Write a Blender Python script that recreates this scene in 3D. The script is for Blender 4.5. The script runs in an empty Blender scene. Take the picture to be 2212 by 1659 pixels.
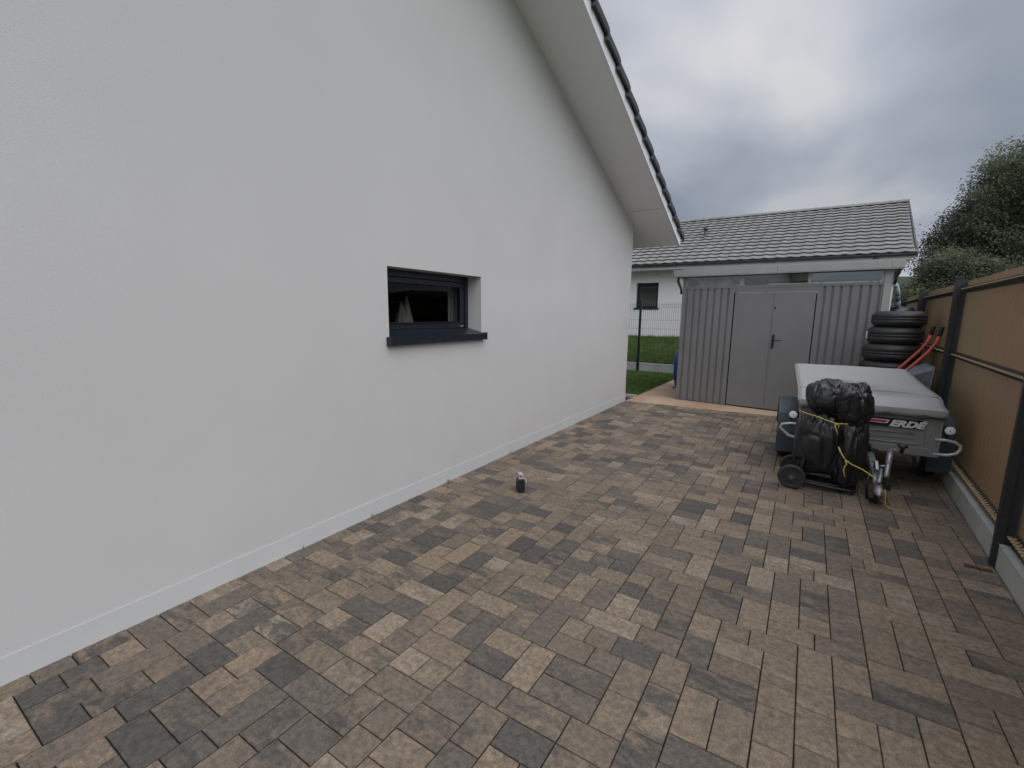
import bpy, math, random
from mathutils import Vector, Matrix, noise
R = math.radians
rnd = random.Random(7)
sc = bpy.context.scene
C = sc.collection

# ------------------------------------------------------------------ camera, sky, sun, exposure
def make_camera():
    f, yaw, pitch, roll = 961.5 / 2212, .5852, .1586, .0098
    fw = Vector((-math.sin(yaw) * math.cos(pitch), math.cos(yaw) * math.cos(pitch), -math.sin(pitch)))
    r = Vector((math.cos(yaw), math.sin(yaw), 0)); u = r.cross(fw)
    r2 = r * math.cos(roll) + u * math.sin(roll); u2 = -r * math.sin(roll) + u * math.cos(roll)
    cd = bpy.data.cameras.new("camera"); co = bpy.data.objects.new("camera", cd); C.objects.link(co)
    cd.sensor_width = 36; cd.sensor_fit = 'HORIZONTAL'; cd.lens = 36 * f
    cd.clip_start = .05; cd.clip_end = 3000
    m = Matrix((r2, u2, -fw)).transposed().to_4x4(); m.translation = (0, 0, 1.6)
    co.matrix_world = m; sc.camera = co
make_camera()

SUN_EL, SUN_AZ = R(47), R(120)      # azimuth clockwise from +Y
w = bpy.data.worlds.new("World"); sc.world = w; w.use_nodes = True
nt = w.node_tree; nt.nodes.clear()
def N(nt, t, **kw):
    n = nt.nodes.new(t)
    for k, v in kw.items():
        if k.startswith('i_'):
            key = k[2:]; key = int(key) if key.isdigit() else key
            n.inputs[key].default_value = v
        else: setattr(n, k, v)
    return n
sky = N(nt, 'ShaderNodeTexSky', sky_type='NISHITA', sun_disc=False, sun_elevation=SUN_EL, sun_rotation=SUN_AZ)
tc = N(nt, 'ShaderNodeTexCoord')
sep = N(nt, 'ShaderNodeSeparateXYZ'); nt.links.new(tc.outputs['Generated'], sep.inputs[0])
add = N(nt, 'ShaderNodeMath', operation='ADD', i_1=.22); nt.links.new(sep.outputs[2], add.inputs[0])
mx = N(nt, 'ShaderNodeMath', operation='MAXIMUM', i_1=.12); nt.links.new(add.outputs[0], mx.inputs[0])
dv = N(nt, 'ShaderNodeVectorMath', operation='DIVIDE'); nt.links.new(tc.outputs['Generated'], dv.inputs[0]); nt.links.new(mx.outputs[0], dv.inputs[1])
n1 = N(nt, 'ShaderNodeTexNoise', i_Scale=1.15, i_Detail=4.0, i_Roughness=.42, i_Distortion=.25)
mp = N(nt, 'ShaderNodeMapping'); mp.inputs['Location'].default_value = (3.1, 1.7, 0); mp.inputs['Scale'].default_value = (1, .8, .4)
nt.links.new(dv.outputs[0], mp.inputs[0]); nt.links.new(mp.outputs[0], n1.inputs['Vector'])
rmp = N(nt, 'ShaderNodeValToRGB'); nt.links.new(n1.outputs[0], rmp.inputs[0])
e = rmp.color_ramp.elements; e[0].position = .38; e[0].color = (.335, .372, .44, 1); e[1].position = .60; e[1].color = (.70, .70, .72, 1)
el = rmp.color_ramp.elements.new(.5); el.color = (.50, .53, .60, 1)
# brightness of the cloud deck against height: darker belly low down, bright gap at the horizon
gr = N(nt, 'ShaderNodeValToRGB'); nt.links.new(sep.outputs[2], gr.inputs[0])
e = gr.color_ramp.elements; e[0].position = 0; e[0].color = (1.45, 1.42, 1.38, 1); e[1].position = 1; e[1].color = (1.2, 1.2, 1.2, 1)
for p, c in ((.06, (1.25, 1.23, 1.2)), (.12, (.80, .81, .83)), (.22, (.74, .76, .785)), (.34, (1.0, 1.0, 1.0)), (.55, (1.22, 1.2, 1.18))):
    k = gr.color_ramp.elements.new(p); k.color = (*c, 1)
mul = N(nt, 'ShaderNodeVectorMath', operation='MULTIPLY'); nt.links.new(rmp.outputs[0], mul.inputs[0]); nt.links.new(gr.outputs[0], mul.inputs[1])
# the overcast is brighter round the hidden sun
sdir = (math.sin(SUN_AZ) * math.cos(SUN_EL), math.cos(SUN_AZ) * math.cos(SUN_EL), math.sin(SUN_EL))
dt = N(nt, 'ShaderNodeVectorMath', operation='DOT_PRODUCT'); nt.links.new(tc.outputs['Generated'], dt.inputs[0]); dt.inputs[1].default_value = sdir
lobe = N(nt, 'ShaderNodeMapRange', interpolation_type='SMOOTHSTEP', i_1=.1, i_2=1.0, i_3=.94, i_4=2.3); nt.links.new(dt.outputs['Value'], lobe.inputs[0])
sc10 = N(nt, 'ShaderNodeVectorMath', operation='SCALE'); sc10.inputs['Scale'].default_value = 10.0; lm = N(nt, 'ShaderNodeVectorMath', operation='SCALE'); nt.links.new(mul.outputs[0], lm.inputs[0]); nt.links.new(lobe.outputs[0], lm.inputs['Scale'])
nt.links.new(lm.outputs[0], sc10.inputs[0])
mixc = N(nt, 'ShaderNodeMixRGB', i_Fac=.93); nt.links.new(sky.outputs[0], mixc.inputs[1]); nt.links.new(sc10.outputs[0], mixc.inputs[2])
bg = N(nt, 'ShaderNodeBackground', i_Strength=.1); nt.links.new(mixc.outputs[0], bg.inputs[0])
wo = N(nt, 'ShaderNodeOutputWorld'); nt.links.new(bg.outputs[0], wo.inputs[0])

sl = bpy.data.lights.new("sun", 'SUN'); sl.energy = 1.3; sl.angle = R(60); sl.color = (1, .965, .92)
so = bpy.data.objects.new("sun", sl); C.objects.link(so)
sd = Vector((math.sin(SUN_AZ) * math.cos(SUN_EL), math.cos(SUN_AZ) * math.cos(SUN_EL), math.sin(SUN_EL)))
so.rotation_euler = sd.to_track_quat('Z', 'Y').to_euler()
sc.view_settings.view_transform = 'Standard'; sc.view_settings.look = 'None'
sc.view_settings.exposure = 0.0; sc.view_settings.gamma = 1.0

# ------------------------------------------------------------------ materials
def mat(name, col, rough=.6, metal=0, var=0, vscale=5, bump=0, bscale=80, spec=None, stretch=(1, 1, 1), detail=5, col2=None, rvar=0, bdist=.01, coat=0, alpha=None, trans=0, ior=None):
    m = bpy.data.materials.new(name); m.use_nodes = True; t = m.node_tree
    b = t.nodes['Principled BSDF']; b.inputs['Base Color'].default_value = (*col, 1)
    b.inputs['Roughness'].default_value = rough; b.inputs['Metallic'].default_value = metal
    if spec is not None: b.inputs['Specular IOR Level'].default_value = spec
    if coat: b.inputs['Coat Weight'].default_value = coat; b.inputs['Coat Roughness'].default_value = .12
    if trans: b.inputs['Transmission Weight'].default_value = trans
    if ior: b.inputs['IOR'].default_value = ior
    tc = N(t, 'ShaderNodeTexCoord'); mp = N(t, 'ShaderNodeMapping'); mp.inputs['Scale'].default_value = stretch
    t.links.new(tc.outputs['Object'], mp.inputs[0])
    if var or col2:
        n = N(t, 'ShaderNodeTexNoise', i_Scale=vscale, i_Detail=detail, i_Roughness=.6); t.links.new(mp.outputs[0], n.inputs['Vector'])
        r = N(t, 'ShaderNodeValToRGB'); t.links.new(n.outputs[0], r.inputs[0])
        c2 = col2 if col2 else tuple(c * (1 + var) for c in col); c1 = col if col2 else tuple(c * (1 - var) for c in col)
        r.color_ramp.elements[0].position = .33; r.color_ramp.elements[1].position = .67
        r.color_ramp.elements[0].color = (*c1, 1); r.color_ramp.elements[1].color = (*c2, 1)
        t.links.new(r.outputs[0], b.inputs['Base Color'])
        if name.startswith('leaf'):
            tl = N(t, 'ShaderNodeBsdfTranslucent'); t.links.new(r.outputs[0], tl.inputs[0]); ms = N(t, 'ShaderNodeMixShader', i_0=.4)
            t.links.new(b.outputs[0], ms.inputs[1]); t.links.new(tl.outputs[0], ms.inputs[2]); t.links.new(ms.outputs[0], t.nodes['Material Output'].inputs[0])
        if rvar:
            q = N(t, 'ShaderNodeMapRange', i_3=rough - rvar, i_4=rough + rvar); t.links.new(n.outputs[0], q.inputs[0]); t.links.new(q.outputs[0], b.inputs['Roughness'])
    if bump:
        n2 = N(t, 'ShaderNodeTexNoise', i_Scale=bscale, i_Detail=4.0, i_Roughness=.6); t.links.new(mp.outputs[0], n2.inputs['Vector'])
        bp = N(t, 'ShaderNodeBump', i_Strength=bump, i_Distance=bdist); t.links.new(n2.outputs[0], bp.inputs['Height']); t.links.new(bp.outputs[0], b.inputs['Normal'])
    return m

M = {}
M['render'] = mat('white_render', (.552, .539, .525), .9, var=.022, vscale=1.3, bump=.36, bscale=180, bdist=.0035)
M['render2'] = mat('white_wall', (.76, .75, .745), .9, var=.02, vscale=1.3, bump=.3, bscale=90, bdist=.003)
M['plinth'] = mat('white_plinth', (.55, .55, .542), .75, var=.03, vscale=3, bump=.12, bscale=60, bdist=.003)
M['soffit'] = mat('soffit_white', (.83, .84, .86), .6, var=.015, vscale=2)
M['board'] = mat('white_board', (.80, .80, .82), .45, var=.03, vscale=4)
M['darktile'] = mat('dark_tile', (.055, .06, .068), .7, var=.25, vscale=12, bump=.3, bscale=200)
M['tile'] = mat('grey_tile', (.225, .222, .212), .8, var=.13, vscale=2.2, bump=.3, bscale=120)
M['anthra'] = mat('anthracite', (.012, .016, .024), .35, var=.1, vscale=20)
M['anthra2'] = mat('anthracite_matt', (.026, .029, .033), .5, var=.15, vscale=30, bump=.1, bscale=300, bdist=.001)
M['gutter'] = mat('zinc_dark', (.06, .066, .072), .45, var=.15, vscale=5)
M['shed'] = mat('shed_grey', (.190, .187, .186), .5, metal=.1, var=.05, vscale=2.5, coat=.06)
M['shedlight'] = mat('shed_light_grey', (.33, .33, .32), .5, metal=.1, var=.05, vscale=3)
M['sheddark'] = mat('shed_inside', (.06, .06, .062), .8)
M['black'] = mat('black_plastic', (.012, .012, .013), .42, var=.2, vscale=30)
M['rubber'] = mat('rubber', (.024, .025, .026), .48, var=.3, vscale=9, bump=.25, bscale=120, rvar=.1)
M['bag'] = mat('bag_plastic', (.012, .012, .014), .31, bump=.28, bscale=7, bdist=.03, stretch=(1, 1, .35), spec=.6)
M['galv'] = mat('galvanised', (.34, .345, .35), .45, metal=.7, var=.2, vscale=18, rvar=.1)
M['galvpaint'] = mat('trailer_steel', (.27, .28, .275), .5, metal=.25, var=.08, vscale=5)
M['tarp'] = mat('tarp_grey', (.35, .35, .34), .6, var=.04, vscale=2.2, bump=.15, bscale=9, bdist=.012)
def stain(m, spots, col):           # dirt patches of their own shape, at fixed places on the sheet
    t = m.node_tree; b = t.nodes['Principled BSDF']; tc = N(t, 'ShaderNodeTexCoord'); src = b.inputs['Base Color'].links[0].from_socket
    n = N(t, 'ShaderNodeTexNoise', i_Scale=7.0, i_Detail=5.0); mp = N(t, 'ShaderNodeMapping'); mp.inputs['Scale'].default_value = (.5, 2.2, 1)
    t.links.new(tc.outputs['Object'], mp.inputs[0]); t.links.new(mp.outputs[0], n.inputs['Vector'])
    for (p, rad) in spots:
        s_ = N(t, 'ShaderNodeVectorMath', operation='SUBTRACT'); s_.inputs[1].default_value = p; t.links.new(tc.outputs['Object'], s_.inputs[0])
        k = N(t, 'ShaderNodeVectorMath', operation='MULTIPLY'); k.inputs[1].default_value = (1 / rad[0], 1 / rad[1], 0); t.links.new(s_.outputs[0], k.inputs[0])
        l = N(t, 'ShaderNodeVectorMath', operation='LENGTH'); t.links.new(k.outputs[0], l.inputs[0])
        a = N(t, 'ShaderNodeMapRange', i_1=1.0, i_2=.2, i_3=0.0, i_4=1.0); t.links.new(l.outputs['Value'], a.inputs[0])
        q = N(t, 'ShaderNodeMapRange', i_1=.36, i_2=.56, i_3=0.0, i_4=.75); t.links.new(n.outputs[0], q.inputs[0])
        f = N(t, 'ShaderNodeMath', operation='MULTIPLY'); t.links.new(a.outputs[0], f.inputs[0]); t.links.new(q.outputs[0], f.inputs[1])
        mx = N(t, 'ShaderNodeMixRGB'); t.links.new(f.outputs[0], mx.inputs[0]); t.links.new(src, mx.inputs[1]); mx.inputs[2].default_value = (*col, 1); src = mx.outputs[0]
    t.links.new(src, b.inputs['Base Color'])
stain(M['tarp'], (((.55, 5.72, 0), (.42, .32)), ((.72, 5.58, 0), (.30, .14)), ((.3, 6.0, 0), (.25, .15))), (.13, .13, .125))
M['fender'] = mat('fender_plastic', (.045, .058, .07), .55, var=.15, vscale=8)
M['white'] = mat('reflector_white', (.85, .85, .85), .35)
M['paleloop'] = mat('pale_tube', (.55, .56, .56), .4, metal=.35, var=.12, vscale=15)
M['cage'] = mat('pale_grey_plastic', (.42, .42, .42), .45)
M['red'] = mat('sign_red', (.55, .03, .03), .4)
M['letter'] = mat('letter_silver', (.72, .73, .74), .4)
M['yellow'] = mat('rope_yellow', (.60, .47, .12), .7, var=.15, vscale=60)
M['barrowred'] = mat('barrow_red', (.55, .10, .08), .45, var=.12, vscale=15)
M['zincblue'] = mat('barrow_tray', (.22, .24, .27), .55, metal=.4, var=.15, vscale=6)
M['blue'] = mat('barrel_blue', (.012, .055, .30), .4, var=.12, vscale=6)
M['pvc'] = mat('pvc_grey', (.22, .26, .28), .4)
M['pvcpale'] = mat('pvc_pale', (.42, .50, .48), .4)
M['cloth'] = mat('cream_cloth', (.24, .235, .18), .9, bump=.5, bscale=25, stretch=(3, 3, .4))
M['curtain'] = mat('curtain_grey', (.34, .34, .33), .9)
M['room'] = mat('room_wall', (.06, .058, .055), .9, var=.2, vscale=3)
M['steelgrey'] = mat('grey_metal', (.30, .30, .30), .4, metal=.5)
M['kerb'] = mat('concrete_plate', (.44, .445, .42), .85, var=.10, vscale=6, bump=.35, bscale=120, bdist=.003)
M['concrete'] = mat('stained_concrete', (.42, .235, .14), .85, col2=(.52, .40, .29), vscale=1.6, bump=.2, bscale=150, bdist=.002)
M['joint'] = mat('joint_sand', (.030, .020, .014), .95, col2=(.040, .036, .016), vscale=5, bump=.5, bscale=200)
M['gravel'] = mat('gravel', (.20, .20, .19), .9, var=.6, vscale=60, bump=1, bscale=70)
M['grass'] = mat('grass_blades', (.10, .165, .035), .8, var=.35, vscale=6)
M['lawn'] = mat('lawn_ground', (.045, .085, .018), .95, var=.35, vscale=5, bump=.6, bscale=60)
M['flower'] = mat('dandelion', (.65, .55, .06), .8)
M['hill'] = mat('wooded_hill', (.035, .050, .028), 1, var=.45, vscale=.06, bump=.8, bscale=.3, bdist=3)
M['terrain'] = mat('terrain', (.07, .10, .035), 1, var=.3, vscale=.3)
M['bark'] = mat('bark', (.09, .07, .05), .95, bump=.8, bscale=30)
M['leafA'] = mat('leaf_a', (.135, .15, .105), .75, var=.3, vscale=1.2)
M['leafB'] = mat('leaf_b', (.19, .205, .135), .75, var=.3, vscale=1.2)
M['leafC'] = mat('leaf_c', (.19, .215, .095), .75, var=.3, vscale=1.2)
M['rust'] = mat('rusty_metal', (.13, .065, .045), .8, var=.4, vscale=30)
M['bundle'] = mat('grey_bundle', (.6, .58, .56), .8, var=.3, vscale=8, bump=.8, bscale=15, bdist=.03)
M['tick'] = mat('slat_fold_lit', (.50, .38, .22), .7, var=.15, vscale=20)  # slat brown made paler: light on the fold tops put into the colour

def glass(name, refl=.25, tint=(.8, .85, .88), rough=.02, k=1.0):
    m = bpy.data.materials.new(name); m.use_nodes = True; t = m.node_tree; t.nodes.clear()
    o = N(t, 'ShaderNodeOutputMaterial'); mx = N(t, 'ShaderNodeMixShader'); g = N(t, 'ShaderNodeBsdfGlossy', i_Roughness=rough)
    g.inputs[0].default_value = (.9, .95, 1, 1); tr = N(t, 'ShaderNodeBsdfTransparent'); tr.inputs[0].default_value = (*tint, 1)
    fr = N(t, 'ShaderNodeFresnel', i_IOR=1.5); a = N(t, 'ShaderNodeMath', operation='ADD', i_1=refl, use_clamp=True)
    km = N(t, 'ShaderNodeMath', operation='MULTIPLY', i_1=k); t.links.new(fr.outputs[0], km.inputs[0]); t.links.new(km.outputs[0], a.inputs[0])
    ge = N(t, 'ShaderNodeNewGeometry'); inv = N(t, 'ShaderNodeMath', operation='SUBTRACT', i_0=1.0); t.links.new(ge.outputs['Backfacing'], inv.inputs[1])
    a2 = N(t, 'ShaderNodeMath', operation='MULTIPLY'); t.links.new(a.outputs[0], a2.inputs[0]); t.links.new(inv.outputs[0], a2.inputs[1]); a = a2
    t.links.new(a.outputs[0], mx.inputs[0]); t.links.new(tr.outputs[0], mx.inputs[1]); t.links.new(g.outputs[0], mx.inputs[2]); t.links.new(mx.outputs[0], o.inputs[0])
    return m
M['glass'] = glass('window_glass', .0, (.86, .88, .88), k=.3)
M['glass_shed'] = glass('shed_glazing', .13, (.80, .82, .84))
M['glass_n'] = glass('neighbour_glass', .30, (.35, .38, .42), .03)

def slat_material():
    m = bpy.data.materials.new('brown_slats'); m.use_nodes = True; t = m.node_tree; b = t.nodes['Principled BSDF']
    tc = N(t, 'ShaderNodeTexCoord'); mp = N(t, 'ShaderNodeMapping'); mp.inputs['Scale'].default_value = (6, 34, .7); t.links.new(tc.outputs['Object'], mp.inputs[0])
    n = N(t, 'ShaderNodeTexNoise', i_Scale=3.2, i_Detail=6.0, i_Roughness=.7); t.links.new(mp.outputs[0], n.inputs['Vector'])
    n2 = N(t, 'ShaderNodeTexNoise', i_Scale=1.1, i_Detail=2.0); t.links.new(tc.outputs['Object'], n2.inputs['Vector'])
    r = N(t, 'ShaderNodeValToRGB'); t.links.new(n.outputs[0], r.inputs[0]); e = r.color_ramp.elements
    e[0].position = .3; e[0].color = (.26, .170, .098, 1); e[1].position = .7; e[1].color = (.385, .262, .158, 1)
    r2 = N(t, 'ShaderNodeValToRGB'); t.links.new(n2.outputs[0], r2.inputs[0]); e = r2.color_ramp.elements
    e[0].position = .35; e[0].color = (1.12, .96, .92, 1); e[1].position = .65; e[1].color = (.92, 1.03, .85, 1)
    mu = N(t, 'ShaderNodeMixRGB', blend_type='MULTIPLY', i_Fac=1.0); t.links.new(r.outputs[0], mu.inputs[1]); t.links.new(r2.outputs[0], mu.inputs[2])
    t.links.new(mu.outputs[0], b.inputs['Base Color']); b.inputs['Roughness'].default_value = .6
    bp = N(t, 'ShaderNodeBump', i_Strength=.4, i_Distance=.003); t.links.new(n.outputs[0], bp.inputs['Height']); t.links.new(bp.outputs[0], b.inputs['Normal'])
    return m
M['slat'] = slat_material()

def paver_material():
    m = bpy.data.materials.new('shaded_pavers'); m.use_nodes = True; t = m.node_tree; b = t.nodes['Principled BSDF']; L = t.links.new
    tc = N(t, 'ShaderNodeTexCoord'); at = N(t, 'ShaderNodeAttribute', attribute_name='paver'); sp = N(t, 'ShaderNodeSeparateXYZ'); L(at.outputs['Vector'], sp.inputs[0])
    off = N(t, 'ShaderNodeVectorMath', operation='SCALE'); off.inputs['Scale'].default_value = 37.0; L(at.outputs['Vector'], off.inputs[0])
    ad = N(t, 'ShaderNodeVectorMath', operation='ADD'); L(tc.outputs['Object'], ad.inputs[0]); L(off.outputs[0], ad.inputs[1])
    def ramp(inp, cols):
        r = N(t, 'ShaderNodeValToRGB'); L(inp, r.inputs[0]); r.color_ramp.interpolation = 'LINEAR'
        e = r.color_ramp.elements
        e[0].position = cols[0][0]; e[0].color = (*cols[0][1], 1); e[1].position = cols[-1][0]; e[1].color = (*cols[-1][1], 1)
        for p, c in cols[1:-1]: k = e.new(p); k.color = (*c, 1)
        return r
    pal = [(0, (.078, .069, .060)), (.14, (.100, .087, .074)), (.26, (.132, .109, .089)), (.42, (.176, .135, .100)), (.60, (.218, .165, .116)), (.78, (.248, .191, .137)), (.92, (.228, .162, .104)), (1, (.28, .225, .17))]
    A = ramp(sp.outputs[0], pal); B = ramp(sp.outputs[1], pal)
    mp = N(t, 'ShaderNodeMapping'); mp.inputs['Scale'].default_value = (3.2, 8.5, 3); L(ad.outputs[0], mp.inputs[0])
    nb = N(t, 'ShaderNodeTexNoise', i_Scale=1.3, i_Detail=7.0, i_Roughness=.70, i_Distortion=.8); L(mp.outputs[0], nb.inputs['Vector'])
    rb = ramp(nb.outputs[0], [(.42, (0, 0, 0)), (.58, (1, 1, 1))])
    mx = N(t, 'ShaderNodeMixRGB'); L(rb.outputs[0], mx.inputs[0]); L(A.outputs[0], mx.inputs[1]); L(B.outputs[0], mx.inputs[2])
    # fine grain: exposed aggregate
    ng = N(t, 'ShaderNodeTexNoise', i_Scale=300.0, i_Detail=3.0, i_Roughness=.75); L(ad.outputs[0], ng.inputs['Vector'])
    rg = ramp(ng.outputs[0], [(.32, (.55, .55, .55)), (.5, (1, 1, 1)), (.70, (1.6, 1.6, 1.56))])
    nm = N(t, 'ShaderNodeTexNoise', i_Scale=42.0, i_Detail=6.0, i_Roughness=.72); L(ad.outputs[0], nm.inputs['Vector'])
    rm = ramp(nm.outputs[0], [(.34, (.58, .57, .56)), (.5, (1, 1, 1)), (.64, (1.42, 1.40, 1.36))])
    m1 = N(t, 'ShaderNodeMixRGB', blend_type='MULTIPLY', i_Fac=.85); L(mx.outputs[0], m1.inputs[1]); L(rg.outputs[0], m1.inputs[2])
    m2 = N(t, 'ShaderNodeMixRGB', blend_type='MULTIPLY', i_Fac=.9); L(m1.outputs[0], m2.inputs[1]); L(rm.outputs[0], m2.inputs[2])
    L(m2.outputs[0], b.inputs['Base Color'])
    rr = N(t, 'ShaderNodeMapRange', i_3=.52, i_4=.85); L(nm.outputs[0], rr.inputs[0]); L(rr.outputs[0], b.inputs['Roughness'])
    ma = N(t, 'ShaderNodeMath', operation='MULTIPLY', i_1=.5); L(ng.outputs[0], ma.inputs[0])
    sm = N(t, 'ShaderNodeMath', operation='ADD'); L(ma.outputs[0], sm.inputs[0]); L(nm.outputs[0], sm.inputs[1])
    bp = N(t, 'ShaderNodeBump', i_Strength=.6, i_Distance=.004); L(sm.outputs[0], bp.inputs['Height']); L(bp.outputs[0], b.inputs['Normal'])
    return m
M['paver'] = paver_material()

# ------------------------------------------------------------------ mesh helpers
class MB:
    def __init__(s): s.v = []; s.f = []; s.sm = []
    def add(s, vs, fs, smooth=False):
        o = len(s.v); s.v += [tuple(p) for p in vs]; s.f += [tuple(i + o for i in f) for f in fs]; s.sm += [smooth] * len(fs); return s
    def quad(s, *p): return s.add(p, [tuple(range(len(p)))])
    def box(s, a, b, T=None):
        x0, y0, z0 = a; x1, y1, z1 = b
        v = [(x0, y0, z0), (x1, y0, z0), (x1, y1, z0), (x0, y1, z0), (x0, y0, z1), (x1, y0, z1), (x1, y1, z1), (x0, y1, z1)]
        if T: v = [T(*p) for p in v]
        return s.add(v, [(0, 3, 2, 1), (4, 5, 6, 7), (0, 1, 5, 4), (1, 2, 6, 5), (2, 3, 7, 6), (3, 0, 4, 7)])
    def tube(s, pts, r, n=10, closed=False, caps=True):
        pts = [Vector(p) for p in pts]; k = len(pts); rings = []
        rr = r if isinstance(r, (list, tuple)) else [r] * k
        up = None
        for i, p in enumerate(pts):
            a = pts[i - 1] if (i > 0 or closed) else p; b = pts[(i + 1) % k] if (i < k - 1 or closed) else p
            t = (b - a).normalized()
            if up is None: up = t.orthogonal().normalized()
            else: up = (up - t * up.dot(t)).normalized()
            q = t.cross(up)
            rings.append([p + (up * math.cos(2 * math.pi * j / n) + q * math.sin(2 * math.pi * j / n)) * rr[i] for j in range(n)])
        v = [p for g in rings for p in g]; f = []
        for i in range(k if closed else k - 1):
            for j in range(n):
                a, b = i * n, ((i + 1) % k) * n
                f.append((a + j, a + (j + 1) % n, b + (j + 1) % n, b + j))
        if caps and not closed: f += [tuple(range(n))[::-1], tuple((k - 1) * n + j for j in range(n))]
        return s.add(v, f, True)
    def lathe(s, prof, o=(0, 0, 0), axis='Z', n=32, closed=True):
        """prof: (radius, height) pairs"""
        o = Vector(o); v = []; f = []; k = len(prof)
        for j in range(n):
            a = 2 * math.pi * j / n; c, si = math.cos(a), math.sin(a)
            for r, h in prof:
                if axis == 'Z': d = (r * c, r * si, h)
                elif axis == 'X': d = (h, r * c, r * si)
                else: d = (r * c, h, r * si)
                v.append(o + Vector(d))
        for j in range(n):
            for i in range(k if closed else k - 1):
                a = j * k + i; b = j * k + (i + 1) % k; c2 = ((j + 1) % n) * k + (i + 1) % k; d = ((j + 1) % n) * k + i
                f.append((a, b, c2, d))
        return s.add(v, f, True)
    def obj(s, name, m, parent=None, bevel=0, mats=None):
        me = bpy.data.meshes.new(name); me.from_pydata(s.v, [], s.f); me.materials.append(m)
        for x in (mats or []): me.materials.append(x)
        if any(s.sm): me.polygons.foreach_set('use_smooth', s.sm)
        me.update(); o = bpy.data.objects.new(name, me); C.objects.link(o)
        if parent: o.parent = parent
        if bevel:
            bv = o.modifiers.new('bevel', 'BEVEL'); bv.width = bevel; bv.segments = 2; bv.limit_method = 'ANGLE'; bv.angle_limit = R(40)
        return o

def tag(o, label=None, cat=None, group=None, kind=None):
    if label: o['label'] = label
    if cat: o['category'] = cat
    if group: o['group'] = group
    if kind: o['kind'] = kind
    return o
def empty(name, label, cat, group=None, loc=(0, 0, 0)):
    o = bpy.data.objects.new(name, None); C.objects.link(o); o.location = loc; o.empty_display_size = .1
    return tag(o, label, cat, group)
def keep(o, parent):            # parent a mesh built in world coordinates
    o.parent = parent; o.matrix_parent_inverse = Matrix.Translation(parent.location).inverted(); return o
def part(mb, name, m, parent, **k): return keep(mb.obj(name, m, **k), parent)
def sub(mb, name, m, parent, **k):
    o = mb.obj(name, m, **k); o.parent = parent; o.matrix_parent_inverse = Matrix.Translation(-ROOT(parent)).copy(); return o
def ROOT(p):
    while p.parent: p = p.parent
    return Vector(p.location) * 0
def copy_tree(o, parent=None):
    c = o.copy(); C.objects.link(c)
    if parent: c.parent = parent; c.matrix_parent_inverse = o.matrix_parent_inverse.copy()
    for ch in list(o.children): copy_tree(ch, c)
    return c

FX = lambda y: .979 + .0428 * y          # line of the right-hand kerb, inner face
WX = -2.745                               # face of the house wall
YC = 7.96                                 # corner of the house

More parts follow.
